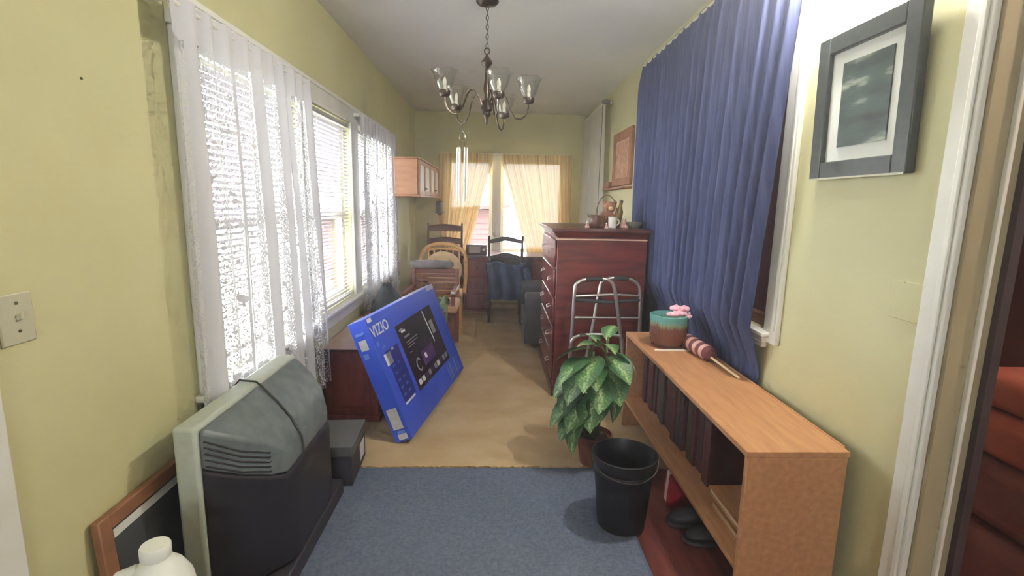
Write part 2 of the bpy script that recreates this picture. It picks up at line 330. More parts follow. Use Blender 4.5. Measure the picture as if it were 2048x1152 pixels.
# room beyond the doorway
struct(MB().box(XR+TH, 3.5, YF-TH, 4.4, -.12, -.008).build('floor_beyond', 'rug_red', smooth=False), 'brick-red floor of the room beyond the doorway')
struct(MB().box(3.4, 3.5, YF-TH, 4.4, -.008, ZC).build('wall_beyond', 'wall_other', smooth=False), 'dark rust-red wall of the room beyond')
struct(MB().box(XR+TH, 3.4, 4.3, 4.4, -.008, ZC).build('wall_beyond_far', 'wall_other', smooth=False), 'dark rust-red end wall of the room beyond')
struct(MB().box(XR+TH, 3.4, YF-TH, YF, -.008, ZC).build('wall_beyond_near', 'wall_other', smooth=False), 'dark rust-red near wall of the room beyond')

# doorway trim, right
d = senv('door_1', (XR, .82, 0), 'white cased doorway in the right wall')
for (y0, y1) in ((1.243, 1.322), (.322, .402)):
    c = MB().box(XR-.018, XR, y0, y1, 0, 2.14).build('casing', 'trim_white', d, bevel=.004)
    ya = y0+.012 if y0 > 1 else y1-.03
    MB().box(XR-.026, XR-.018, ya, ya+.018, 0, 2.10).build('moulding', 'trim_white', c, bevel=.003)
MB().box(XR-.018, XR, .402, 1.243, 2.06, 2.14).build('head_casing', 'trim_white', d, bevel=.004)
MB().box(XR, XR+TH, 1.232, 1.245, 0, 2.06).build('jamb', 'jamb_tan', d)
MB().box(XR, XR+TH, .40, .413, 0, 2.06).build('jamb', 'jamb_tan', d)
MB().box(XR+.058, XR+.068, 1.218, 1.232, 0, 2.06).build('door_stop', 'trim_white', d, bevel=.002)
MB().box(XR+.10, XR+.125, 1.214, 1.232, 0, 2.06).build('jamb_edge', 'chair_dark', d)
# casing at the left edge of the view
t = senv('door_2', (XL, .99, 0), 'white door casing on the left wall')
MB().box(XL, XL+.018, .945, 1.056, 0, 2.14).build('casing', 'trim_white', t, bevel=.005)
MB().box(XL, XL+.018, .10, .20, 0, 2.14).build('casing', 'trim_white', t, bevel=.005)
MB().box(XL, XL+.010, .20, .945, 0, 2.04).build('door_panel', 'trim_white', t, bevel=.005)
MB().box(XL, XL+.018, .10, 1.056, 2.04, 2.14).build('head_casing', 'trim_white', t, bevel=.005)
for nm, (x0, x1) in (('baseboard_left', (XL, XL+.014)), ('baseboard_right', (XR-.014, XR))):
    struct(MB().box(x0, x1, 1.33, YB-.02, .0, .09).build(nm, 'trim_white', bevel=.003), 'low white baseboard along the wall')

# left windows: one wide casing, three sashes
w = senv('window_1', (XL, 3.4, .55), 'wide white-framed window of three lights in the left wall')
MB().box(XL, XL+.02, 1.76, 5.07, 1.92, 2.02).build('head_casing', 'trim_white', w, bevel=.004)
MB().box(XL, XL+.028, 1.74, 5.09, 2.02, 2.04).build('drip_cap', 'trim_white', w, bevel=.003)
for (y0, y1) in ((1.77, 1.86), (2.84, 2.97), (3.79, 3.97), (4.97, 5.06)): MB().box(XL, XL+.02, y0, y1, .56, 1.92).build('side_casing', 'trim_white', w, bevel=.004)
MB().box(XL, XL+.055, 1.74, 5.09, .64, .665).build('sill', 'trim_white', w, bevel=.006)
MB().box(XL, XL+.018, 1.77, 5.06, .555, .64).build('apron', 'trim_white', w, bevel=.004)
for (a, b, zl, zh) in LW:
    s = MB(); x0, x1 = XL-.10, XL-.06
    for bx in ((a, a+.045, zl, zh), (b-.045, b, zl, zh), (a+.045, b-.045, zl, zl+.06), (a+.045, b-.045, zh-.05, zh), (a+.045, b-.045, 1.24, 1.285)): s.box(x0, x1, bx[0], bx[1], bx[2], bx[3])
    so = s.build('sash', 'trim_white', w)
    MB().box(XL-.083, XL-.078, a+.045, b-.045, zl+.06, zh-.05).build('pane', 'pane_glass', so)
# back window
w = senv('window_2', (.125, YB, .6), 'white-framed double window in the back wall')
MB().box(-.73, .98, YB-.02, YB, 1.93, 2.01).build('head_casing', 'trim_white', w, bevel=.004)
for (a, b) in ((-.73, -.64), (-.055, .065), (.89, .98)): MB().box(a, b, YB-.02, YB, .62, 1.93).build('side_casing', 'trim_white', w, bevel=.004)
MB().box(-.75, 1.0, YB-.06, YB, .675, .70).build('sill', 'trim_white', w, bevel=.005)
for (a, b) in ((-.64, -.055), (.065, .89)):
    s = MB()
    for q in ((a, a+.04, .70, 1.93), (b-.04, b, .70, 1.93), (a+.04, b-.04, .70, .75), (a+.04, b-.04, 1.885, 1.93)): s.box(q[0], q[1], YB+.05, YB+.09, q[2], q[3])
    so = s.build('sash', 'trim_white', w); MB().box(a+.04, b-.04, YB+.066, YB+.071, .75, 1.885).build('pane', 'pane_glass', so)
# interior window behind the blue curtain
w = senv('window_3', (XR, 2.82, .78), 'white-cased interior window behind the blue curtain')
for (a, b) in ((1.99, 2.09), (3.55, 3.65)): 
    c = MB().box(XR-.02, XR, a, b, .80, 2.10).build('side_casing', 'trim_white', w, bevel=.004)
    MB().box(XR-.027, XR-.02, a+.012, a+.03, .86, 2.09).build('moulding', 'trim_white', c, bevel=.003)
MB().box(XR-.02, XR, 2.09, 3.55, 2.0, 2.10).build('head_casing', 'trim_white', w, bevel=.004)
MB().box(XR-.05, XR, 2.04, 3.60, .825, .845).build('sill', 'trim_white', w, bevel=.006)
MB().box(XR-.035, XR, 2.06, 3.58, .795, .823).build('apron', 'trim_white', w, bevel=.006)
MB().box(XR-.028, XR, 2.08, 3.56, .77, .795).build('apron_moulding', 'trim_white', w, bevel=.006)
s = MB()
for q in ((2.09, 2.14, .84, 2.0), (3.5, 3.55, .84, 2.0), (2.14, 3.5, .84, .89), (2.14, 3.5, 1.95, 2.0), (2.79, 2.84, .89, 1.95)): s.box(XR+.03, XR+.07, *q)
so = s.build('sash', 'shutter_brown', w); MB().box(XR+.048, XR+.053, 2.14, 3.5, .89, 1.95).build('pane', 'pane_glass', so)

# unseen window added behind the camera to light surfaces facing it
w = senv('fill_window', (.06, YF, .4), 'unseen window added behind the camera for front light')
MB().box(-.44, .56, YF, YF+.02, 1.95, 2.05).build('head_casing', 'trim_white', w, bevel=.004); MB().box(-.46, .58, YF, YF+.06, .82, .85).build('sill', 'trim_white', w, bevel=.004)
for (a, b) in ((-.44, -.34), (.46, .56)): MB().box(a, b, YF, YF+.02, .85, 1.95).build('side_casing', 'trim_white', w, bevel=.004)
for (a, b) in ((-.34, .06), (.06, .46)):
    s = MB()
    for q in ((a, a+.04, .85, 1.95), (b-.04, b, .85, 1.95), (a+.04, b-.04, .85, .9), (a+.04, b-.04, 1.90, 1.95)): s.box(q[0], q[1], YF-.09, YF-.05, q[2], q[3])
    so = s.build('sash', 'trim_white', w); MB().box(a+.04, b-.04, YF-.072, YF-.067, .9, 1.90).build('pane', 'pane_glass', so)
# outside
struct(MB().box(-14, -1.3, -6, 24, -.75, -.7).build('ground', 'ground_pale', smooth=False), 'pale ground outside the windows')
struct(MB().box(-1.3, 10, 7.1, 24, -.75, -.7).build('ground_behind', 'ground_pale', smooth=False), 'pale ground behind the house')
h = thing('garden_shed', 'dusky pink clapboard shed outside the back window', 'shed', (-1.9, 12.5, -.7))
for k in range(16):
    z = -.7+k*.115
    if z < .98: MB().box(-3.9, .02, 11.0-.006, 11.03, z, z+.122).build('clapboard', 'siding_pink', h)
MB().box(-3.9, .02, 11.03, 14, -.7, 1.0).build('shed_body', 'siding_pink', h)
MB().prism([(-4.3, 10.75, .93), (.28, 10.75, 1.27), (.28, 10.75, 1.33), (-4.3, 10.75, .99)], (0, 3.4, 0)).build('roof', 'roof_brown', h)
MB().prism([(-3.9, 11.0, .95), (.02, 11.0, .98), (.02, 11.0, 1.24)], (0, 3, 0)).build('gable', 'siding_pink', h)

# ---------------------------------------------------------------- floor coverings
def edge_sheet(x0, x1, y0, y1, z, n, jit, th=.012):
    m = MB(); fr = [(x0+(x1-x0)*i/n, y0+random.uniform(-jit, jit)) for i in range(n+1)]
    vs = [(x, y, z) for x, y in fr]+[(x, y1, z) for x, y in fr]+[(x, y, z-th) for x, y in fr]; w_ = n+1
    fs = [(i, i+1, w_+i+1, w_+i) for i in range(n)]+[(2*w_+i, 2*w_+i+1, i+1, i) for i in range(n)]
    return m.add(vs, fs)
tag(edge_sheet(XL+.002, XR-.002, 2.44, YB-.002, .006, 160, .008).build('carpet', 'carpet_beige', smooth=False), 'stained beige carpet with a frayed front edge covering the far floor', 'carpet')
r = thing('area_rug', 'slate blue low-pile rug in front of the beige carpet', 'rug', (-.18, 1.3, -.008))
edge_sheet(-.99, .60, .30, 2.428, .004, 60, .002, .010).build('pile', 'rug_blue', r, smooth=False)
MB().box(.595, .607, .30, 2.43, -.007, .005).build('binding', 'rug_bind', r, bevel=.003); MB().box(-.99, .607, .288, .30, -.007, .005).build('binding', 'rug_bind', r, bevel=.003)

# ---------------------------------------------------------------- wall lamp (the bright light by the ceiling)
l = thing('wall_lamp', 'glowing bulb on a small wall bracket high beside the blue curtain', 'lamp', (XR, 1.86, 2.38))
MB().tube([(XR, 1.86, 2.42), (XR-.018, 1.86, 2.42)], .05, 20).build('backplate', 'trim_white', l)
MB().tube([(XR-.018, 1.86, 2.42), (XR-.07, 1.86, 2.44), (XR-.105, 1.86, 2.43), (XR-.11, 1.86, 2.39)], .008, 8).build('arm', 'trim_white', l)
MB().lathe([(.012, .05), (.02, .04), (.022, 0)], (XR-.11, 1.86, 2.345), 16).build('socket', 'trim_white', l)
MB().ell((XR-.11, 1.86, 2.305), (.032, .032, .04), 20, 12).build('bulb', 'bulb_glow', l)

# ---------------------------------------------------------------- curtains
def drape(axis, base, a0, a1, z0, z1, n, amp, nu=160, nv=24, seed=0, top_amp=.45, e0=None, e1=None, hem=0, topdip=0, jit=.5):
    """pleated cloth; e0/e1(zfrac) give the two side edges (defaults a0/a1)"""
    rng = random.Random(seed); ph = [rng.uniform(0, 6.28) for _ in range(4)]
    f0 = e0 or (lambda v: a0); f1 = e1 or (lambda v: a1)
    def fn(u, v):
        z = z0+(z1-z0)*v; a = f0(v)+(f1(v)-f0(v))*u; t = u*n*2*math.pi
        k = (amp(z) if callable(amp) else amp)*(top_amp+(1-top_amp)*min(1, (1-v)*2.2))
        o = k*(math.sin(t+ph[0]+jit*math.sin(u*n*1.7+ph[1]))+.45*math.sin(t*2.13+ph[2])*jit+.35*jit*math.sin(t*.41+ph[3]+2*v))
        zz = z+(hem*math.sin(t*.5+ph[1]) if v == 0 else 0)+(topdip*math.sin(t+ph[0]) if v > .97 else 0)
        bs_ = base(z) if callable(base) else base
        return (bs_+o, a, zz) if axis == 'y' else (a, bs_+o, zz)
    m = MB(); w_ = abs(a1-a0)*1.6
    return m.grid(fn, nu, nv, uv=lambda u, v: (u*w_, z0+(z1-z0)*v))
def rod(y0, y1, x, z, label, name='curtain_rod', wallx=XL):
    r = thing(name, label, 'curtain rod', (x, (y0+y1)/2, z))
    cyl((x, y0, z), (x, y1, z), .008).build('pole', 'trim_white', r)
    for y in (y0+.03, y1-.03): MB().box(min(x, wallx), max(x, wallx), y-.006, y+.006, z-.012, z+.012).build('bracket', 'trim_white', r)
    return r
rod(1.64, 2.90, XL+.062, 1.965, 'thin white rod carrying the large lace curtain')
rod(3.84, 5.20, XL+.062, 1.985, 'thin white rod carrying the narrow far lace curtain')
tag(drape('y', XL+.075, 1.65, 2.86, .30, 1.985, 10, .026, 240, 40, 3, e1=lambda v: 2.82+.10*(1-v)).build('lace_curtain', 'lace'), 'large white lace curtain hanging over the nearest left window', 'curtain', 'lace curtains on the left windows')
tag(drape('y', XL+.07, 3.86, 5.15, .50, 2.0, 11, .022, 220, 30, 5).build('lace_curtain', 'lace'), 'narrow white lace curtain beside the small wall cabinet', 'curtain', 'lace curtains on the left windows')
# ivory pair at the back window
rb = thing('curtain_rod', 'white rod across the top of the back window', 'curtain rod', (.12, YB-.07, 1.97))
cyl((-.75, YB-.065, 1.975), (1.02, YB-.065, 1.975), .008).build('pole', 'trim_white', rb)
for x in (-.70, .97): MB().box(x-.006, x+.006, YB-.065, YB, 1.963, 1.987).build('bracket', 'trim_white', rb)
tag(drape('x', YB-.095, -.74, -.05, .60, 1.995, 9, .020, 150, 30, 8, e0=lambda v: -.74, e1=lambda v: -.05-.36*max(0, (.93-v)/.93)).build('ivory_curtain', 'ivory'), 'sheer ivory curtain swept left off the bright back window', 'curtain', 'ivory curtains at the back window')
tag(drape('x', YB-.095, .05, 1.0, .60, 1.995, 11, .022, 180, 30, 9, e0=lambda v: .06+.40*max(0, (.95-v)/.95), e1=lambda v: 1.0).build('ivory_curtain', 'ivory'), 'golden ivory curtain swept right behind the tall dresser', 'curtain', 'ivory curtains at the back window')
tag(drape('y', XR-.075, 5.18, 6.62, .25, 2.40, 12, .022, 180, 24, 12, e0=lambda v: 5.40-.12*(1-v)).build('sheer_curtain', 'sheer_white'), 'long white sheer curtain on the right wall by the back corner', 'curtain')
rs = thing('curtain_rod', 'short rod with grey end cap above the long white sheer', 'curtain rod', (XR-.07, 5.9, 2.40))
cyl((XR-.072, 5.34, 2.415), (XR-.072, 6.66, 2.415), .010).build('pole', 'trim_white', rs)
MB().lathe([(.02, 0), (.045, .01), (.045, .035), (.02, .045)], (XR-.072, 5.37, 2.39), 16).build('end_cap', 'lamp_grey', rs)
for y in (5.42, 6.6): MB().box(XR-.072, XR, y-.006, y+.006, 2.405, 2.425).build('bracket', 'trim_white', rs)
tag(cyl((XR-.11, 5.34, 2.38), (XR-.115, 5.36, 1.15), .003, 6).build('pull_cord', 'wire'), 'thin cord hanging in front of the white sheer curtain', 'cord')
# blue curtain
tag(drape('y', lambda z: XR-.10+.080*min(1, max(0, (.86-z)/.2)), 1.95, 4.07, .28, 2.40, 20, lambda z: .018-.009*min(1, max(0, (.86-z)/.2)), 420, 48, 21, topdip=.012, e0=lambda v: 2.13-.245*v, e1=lambda v: 3.93+.14*v-.10*max(0, (v-.93)/.07)).build('blue_curtain', 'blue_curtain'), 'tall dark blue pleated curtain reaching up to the ceiling', 'curtain')
rr = thing('curtain_rod', 'rod just under the ceiling carrying the dark blue curtain', 'curtain rod', (XR-.10, 3.0, 2.40))
cyl((XR-.10, 1.93, 2.392), (XR-.10, 3.93, 2.392), .007).build('pole', 'trim_white', rr)
for y in (1.98, 3.9): MB().box(XR-.10, XR, y-.006, y+.006, 2.384, 2.40).build('bracket', 'trim_white', rr)

# ---------------------------------------------------------------- blinds
def blind(y0, y1, zb, zt, label, x=XL-.012, tilt=9, dz=.0255):
    b = thing('venetian_blind', label, 'blind', (x, (y0+y1)/2, zb), 'venetian blinds in the left windows')
    MB().box(x-.013, x+.013, y0, y1, zt-.03, zt).build('headrail', 'blind_rail', b, bevel=.003)
    MB().box(x-.011, x+.011, y0, y1, zb, zb+.016).build('bottom_rail', 'blind_rail', b, bevel=.003)
    n = int((zt-.04-zb-.02)/dz); L_ = (y1-y0)/2; me = None
    for i in range(n):
        z = zb+.03+i*dz
        if me is None:
            c, s_ = math.cos(math.radians(tilt)), math.sin(math.radians(tilt)); m = MB()
            pr = [(-.012, 0), (0, .0022), (.012, 0)]; vs = []
            for yy in (-L_, L_):
                for (u, v) in pr: vs.append((u*c-v*s_, yy, u*s_+v*c))
            m.add(vs, [(0, 1, 4, 3), (1, 2, 5, 4)]); me = m.mesh('slat', Vector((0, 0, 0))); me.materials.append(MATS['blind_white'])
        inst('slat', me, (x, (y0+y1)/2, z), b)
    for f in (.18, .82):
        y = y0+(y1-y0)*f; cyl((x+.013, y, zb+.01), (x+.013, y, zt-.02), .0012, 5).build('ladder_cord', 'blind_rail', b)
    return b
blind(1.875, 2.825, .735, 1.905, 'venetian blind seen through the large lace curtain', tilt=36)
blind(2.985, 3.775, .672, 1.905, 'bare white venetian blind in the middle left window', tilt=22)
blind(3.985, 4.955, .672, 1.905, 'venetian blind behind the narrow far lace curtain')

# ---------------------------------------------------------------- chandelier
CX, CY = -.065, 3.156
ch = thing('chandelier', 'bronze five-arm chandelier with clear glass tulip shades', 'chandelier', (CX, CY, 1.83))
MB().lathe([(.066, 0), (.066, -.006), (.055, -.018), (.03, -.026), (.008, -.032)], (CX, CY, ZC), 24).build('canopy', 'bronze', ch)
lk = MB().tube([(.0075*math.cos(a), 0, .013*math.sin(a)*1.25) for a in [2*math.pi*i/12 for i in range(12)]], .0022, 6, True).mesh('chain_link', Vector()); lk.materials.append(MATS['bronze']); lk.shade_smooth()
for i in range(9): inst('chain_link', lk, (CX, CY, 2.485-i*.0258), ch, rot=(0, 0, math.pi/2*(i % 2)))
MB().tube([(CX+.015*math.cos(a), CY, 2.25+.018*math.sin(a)) for a in [2*math.pi*i/16 for i in range(16)]], .004, 8, True).build('loop', 'bronze', ch)
MB().lathe([(.005, .05), (.008, .04), (.017, .028), (.032, .008), (.034, 0), (.03, -.008), (.014, -.026), (.009, -.032)], (CX, CY, 2.184), 20).build('ball_finial', 'bronze', ch)
MB().lathe([(.009, .17), (.012, .14), (.010, .12), (.016, .09), (.020, .05), (.012, .02), (.014, 0)], (CX, CY, 1.985), 16).build('stem', 'bronze', ch)
MB().lathe([(.014, .0), (.026, -.012), (.028, -.03), (.034, -.05), (.036, -.062), (.022, -.075), (.026, -.09), (.014, -.105), (.008, -.115), (.008, -.14), (.003, -.148)], (CX, CY, 1.98), 20).build('hub', 'bronze', ch)
cups = [(203, 1.985), (138, 1.957), (-74, 1.952), (-18, 1.960), (65, 1.925)]
for (ang, zc) in cups:
    a = math.radians(ang); dx, dy = math.cos(a), math.sin(a); z0 = 1.945
    prof = [(.02, -.02), (.045, .03), (.075, .068), (.10, .066), (.125, .03), (.15, -.04), (.18, -.085), (.215, -.092), (.245, -.072), (.26, -.03), (.26, .0)]
    prof = [(r, z0+z+(zc-.008-z0)*r/.26) for r, z in prof]
    A = MB().tube([(CX+dx*r, CY+dy*r, z) for r, z in prof], .0048, 8).build('arm', 'bronze', ch)
    ex, ey = CX+dx*.26, CY+dy*.26
    MB().lathe([(.010, -.018), (.026, -.014), (.033, -.004), (.033, .016), (.030, .018), (.028, .0)], (ex, ey, zc), 18, False).build('shade_cup', 'bronze', A)
    nn = 24; pf = [(.026, .012), (.034, .03), (.048, .055), (.056, .08), (.060, .10), (.068, .118), (.076, .128)]; m = MB(); vs = []; fs = []
    for i, (r, z) in enumerate(pf):
        for k in range(nn):
            al = 2*math.pi*k/nn; q = 1+(.06*math.cos(al*6) if i > 3 else 0)*(i-3)/3
            vs.append((ex+r*q*math.cos(al), ey+r*q*math.sin(al), zc+z+(.004*math.cos(al*6) if i == 6 else 0)))
    for i in range(len(pf)-1): fs += [(i*nn+k, i*nn+(k+1) % nn, (i+1)*nn+(k+1) % nn, (i+1)*nn+k) for k in range(nn)]
    m.add(vs, fs).build('glass_shade', 'shade_glass', A, solid=.002)
    MB().lathe([(.010, 0), (.011, .035), (.008, .04), (.012, .05), (.012, .065), (.004, .085)], (ex, ey, zc+.005), 12).build('candle_socket', 'mug_white', A)
# wind chime hanging from one arm
wc = thing('wind_chime', 'pale wind chime of thin tubes hanging below the chandelier', 'wind chime', (-.218, CY+.131, 1.42))
wx, wy = -.218, CY+.137
cyl((wx, wy, 1.860), (wx, wy, 1.79), .002, 6).build('hook_wire', 'wire', wc)
MB().lathe([(.004, .04), (.018, .02), (.024, 0), (.02, -.01), (.008, -.018)], (wx, wy, 1.77), 18).build('top_dome', 'shade_glass', wc)
for k in range(6):
    a = 2*math.pi*k/6; px, py = wx+.032*math.cos(a), wy+.032*math.sin(a); zt = 1.71; ln = .30+.02*(k % 3)
    tb = cyl((px, py, zt), (px, py, zt-ln), .0042, 8).build('chime_tube', 'chime_metal', wc); cyl((px, py, zt), (px*.7+wx*.3, py*.7+wy*.3, 1.76), .001, 4).build('string', 'wire', tb)

# ---------------------------------------------------------------- wall cabinet
c = thing('wall_cabinet', 'light wood wall cabinet with pale panel doors in the back left corner', 'cabinet', (-.90, 5.85, 1.43))
MB().box(XL, -.765, 5.0, 6.72, 1.43, 1.775).build('body', 'cab_wood', c, bevel=.004)
MB().box(XL, -.735, 4.985, 6.74, 1.775, 1.79).build('top_board', 'cab_wood', c, bevel=.003); MB().box(XL, -.735, 4.985, 6.74, 1.415, 1.43).build('bottom_board', 'cab_wood', c, bevel=.003)
for k in range(4):
    y0 = 5.02+k*.425; D = MB()
    D.box(-.765, -.745, y0, y0+.41, 1.437, 1.475).box(-.765, -.745, y0, y0+.41, 1.73, 1.768).box(-.765, -.745, y0, y0+.05, 1.475, 1.73).box(-.765, -.745, y0+.36, y0+.41, 1.475, 1.73)
    D = D.build('door', 'cab_wood', c); MB().box(-.762, -.752, y0+.05, y0+.36, 1.475, 1.73).build('panel', 'trim_white', D, bevel=.003)
    MB().ell((-.738, y0+(.38 if k % 2 == 0 else .03), 1.50), (.009, .009, .009), 10, 7).build('knob', 'bronze', D)

# ---------------------------------------------------------------- right wall pictures
f = thing('framed_print', 'dark green framed landscape print with white mat on the right wall', 'picture', (XR, 1.645, 1.475))
Tm = Matrix.Translation((XR, 0, 1.475))@Matrix.Rotation(-.03, 4, 'Y')@Matrix.Translation((-XR, 0, -1.475))
y0, y1, z0, z1, wd = 1.422, 1.868, 1.475, 1.952, .058
for nm, q in (('frame_side', (y0, y0+wd, z0, z1)), ('frame_side', (y1-wd, y1, z0, z1)), ('frame_top', (y0+wd, y1-wd, z1-wd, z1)), ('frame_bottom', (y0+wd, y1-wd, z0, z0+wd))):
    MB(Tm).box(XR-.032, XR-.004, *q).build(nm, 'frame_green', f, bevel=.004)
MB(Tm).box(XR-.014, XR-.006, y0+wd, y1-wd, z0+wd, z1-wd).build('mat_board', 'mat_board', f)
MB(Tm).box(XR-.018, XR-.014, y0+.108, y1-.118, z0+.105, z1-.10).build('print', 'print_landscape', f)
MB(Tm).box(XR-.034, XR-.031, y0+.006, y1-.006, z0-.002, z0+.004).build('lip', 'plate_ivory', f)
f = thing('carved_plaque', 'carved wooden plaque with a small ledge on the right wall', 'plaque', (XR, 4.78, 1.50))
MB().box(XR-.03, XR, 4.45, 4.53, 1.55, 2.05).build('frame_side', 'art_wood', f, bevel=.006); MB().box(XR-.03, XR, 5.05, 5.13, 1.55, 2.05).build('frame_side', 'art_wood', f, bevel=.006)
MB().box(XR-.03, XR, 4.53, 5.05, 1.97, 2.05).build('frame_top', 'art_wood', f, bevel=.006); MB().box(XR-.03, XR, 4.53, 5.05, 1.55, 1.62).build('frame_bottom', 'art_wood', f, bevel=.006)
MB().grid(lambda u, v: (XR-.012-.012*abs(math.sin(u*9)*math.cos(v*7)), 4.53+.52*u, 1.62+.35*v), 24, 20).build('relief_panel', 'art_relief', f)
MB().box(XR-.085, XR, 4.44, 5.30, 1.515, 1.535).build('ledge', 'art_wood', f, bevel=.004); MB().box(XR-.06, XR, 5.16, 5.30, 1.535, 1.60).build('ledge_block', 'art_wood', f, bevel=.006)

# ---------------------------------------------------------------- switch and cover plate
p = thing('light_switch', 'old ivory toggle switch plate at the left edge', 'switch', (XL, 1.13, 1.04))
MB().box(XL, XL+.006, 1.085, 1.168, 1.037, 1.152).build('plate', 'plate_ivory', p, bevel=.003)
MB().obox((XL+.010, 1.128, 1.098), (.008, 0, .004), (0, .004, 0), (0, 0, .007)).build('toggle', 'plate_ivory', p, bevel=.001)
for z in (1.066, 1.130): MB().tube([(XL+.006, 1.128, z), (XL+.008, 1.128, z)], .0035, 10).build('screw', 'screw', p)
p = thing('cover_plate', 'yellow-painted blank wall plate near the doorway', 'wall plate', (XR, 1.385, 1.05))
MB().box(XR-.004, XR, 1.328, 1.442, 1.055, 1.168).build('plate', 'wall_yellow', p, bevel=.003)
MB().tube([(XR-.004, 1.40, 1.165), (XR-.006, 1.40, 1.165)], .003, 8).build('screw', 'wall_yellow', p)
tag(MB().tube([(XL, 1.395, 1.665), (XL+.003, 1.395, 1.665)], .0035, 10).build('wall_nail', 'screw'), 'small nail head in the bare yellow left wall', 'nail')

# ---------------------------------------------------------------- low bookshelf, right
SX0, SX1, SY0, SY1, SZ = .805, 1.14, 1.455, 2.96, .607
b = thing('bookshelf', 'low open wooden bookshelf along the right wall', 'bookshelf', ((SX0+SX1)/2, 2.2, 0))
MB().box(SX0, SX1, SY0, SY1, SZ-.02, SZ).build('top_board', 'pine_shelf', b, bevel=.002)
MB().box(SX0+.004, SX1-.004, SY0, SY0+.02, 0, SZ-.02).build('end_panel', 'pine_shelf', b, bevel=.002)
MB().box(SX0+.004, SX1-.004, SY1-.02, SY1, 0, SZ-.02).build('end_panel', 'pine_shelf', b, bevel=.002)
MB().box(SX0+.004, SX1-.012, SY0+.02, SY1-.02, .176, .196).build('shelf_board', 'pine_shelf', b, bevel=.002)
MB().box(SX1-.012, SX1-.004, SY0+.02, SY1-.02, .196, SZ-.02).build('back_panel', 'shelf_back', b)
MB().box(SX1-.002, SX1+.006, SY0+.03, SY1, SZ-.035, SZ+.004).build('back_rail', 'pine_shelf', b, bevel=.002)
# books in the row
y = 1.93; k = 0; bm_ = ['book_maroon', 'book_brown', 'book_plum', 'book_maroon', 'book_olive', 'book_brown', 'book_plum', 'book_olive']
while y < 2.86:
    t_ = random.uniform(.036, .062); h_ = random.uniform(.30, .37); x0 = SX1-.015-random.uniform(.19, .22)
    bk = thing('book', 'dark bound book standing in the row on the low bookshelf', 'book', ((x0+SX1)/2, y+t_/2, .196), 'dark books in the low bookshelf')
    cv = MB().box(x0, SX1-.016, y+.001, y+.006, .196, .196+h_).box(x0, SX1-.016, y+t_-.006, y+t_-.001, .196, .196+h_).box(x0, x0+.006, y+.006, y+t_-.006, .196, .196+h_)
    cv.build('cover', bm_[k % 8], bk, smooth=False); MB().box(x0+.006, SX1-.022, y+.006, y+t_-.006, .202, .196+h_-.006).build('page_block', 'pages', bk)
    MB().box(x0-.0015, x0, y+.006, y+t_-.006, .196+h_*.72, .196+h_*.80).build('spine_band', 'book_brown', bk)
    y += t_+.001; k += 1
for i, (dx, dyy, z, hh) in enumerate(((0, 0, .196, .03), (.012, .02, .226, .022), (-.006, .035, .248, .026))):
    lab = ('bottom tan book of the flat stack at the near end of the shelf', 'middle tan book of the flat stack on the shelf', 'top tan book of the flat stack on the shelf')[i]
    q = thing('flat_book', lab, 'book', (.99, 1.66, z), 'tan books lying flat on the shelf')
    MB().box(.87+dx, 1.11+dx*.3, 1.50+dyy, 1.80+dyy*.5, z, z+.004).box(.87+dx, 1.11+dx*.3, 1.50+dyy, 1.80+dyy*.5, z+hh-.004, z+hh).build('cover', 'pine_shelf', q); MB().box(.875+dx, 1.10+dx*.3, 1.506+dyy, 1.792+dyy*.5, z+.004, z+hh-.004).build('page_block', 'pages', q)
q = thing('red_book', 'bright red book with white page edges leaning under the bookshelf', 'book', (.86, 2.14, 0))
Tb = Matrix.Translation((.86, 2.14, 0))@Matrix.Rotation(.14, 4, 'X')
MB(Tb).box(-.05, .12, -.028, -.022, -.005, .165).box(-.05, .12, .018, .024, .003, .165).box(.114, .12, -.022, .018, .0, .165).build('cover', 'book_red', q); MB(Tb).box(-.046, .112, -.022, .018, .004, .160).build('page_block', 'paper_white', q)
for (sx, sy, lab) in ((.90, 1.98, 'dark shoe nearer the red book under the bookshelf'), (.93, 1.86, 'dark shoe farther from the red book under the bookshelf')):
    q = thing('shoe', lab, 'shoe', (sx, sy, 0), 'dark shoes under the bookshelf')
    MB().loft([[(sx-.13+u*.26, sy+wd_*math.cos(t2), .012+max(0, hh*math.sin(t2))) for t2 in [math.pi*j/8 for j in range(9)]] for (u, wd_, hh) in ((0, .012, .02), (.08, .036, .04), (.3, .046, .05), (.5, .042, .075), (.7, .036, .085), (.92, .034, .08), (1, .015, .06))]).build('upper', 'shoe_dark', q, sub=1)
    MB().loft([[(sx-.135+u*.27, sy-wd_, z) for z in (0, .014)]+[(sx-.135+u*.27, sy+wd_, z) for z in (.014, 0)] for (u, wd_) in ((0, .015), (.1, .038), (.3, .048), (.55, .040), (.85, .038), (1, .02))]).build('sole', 'shoe_sole', q)

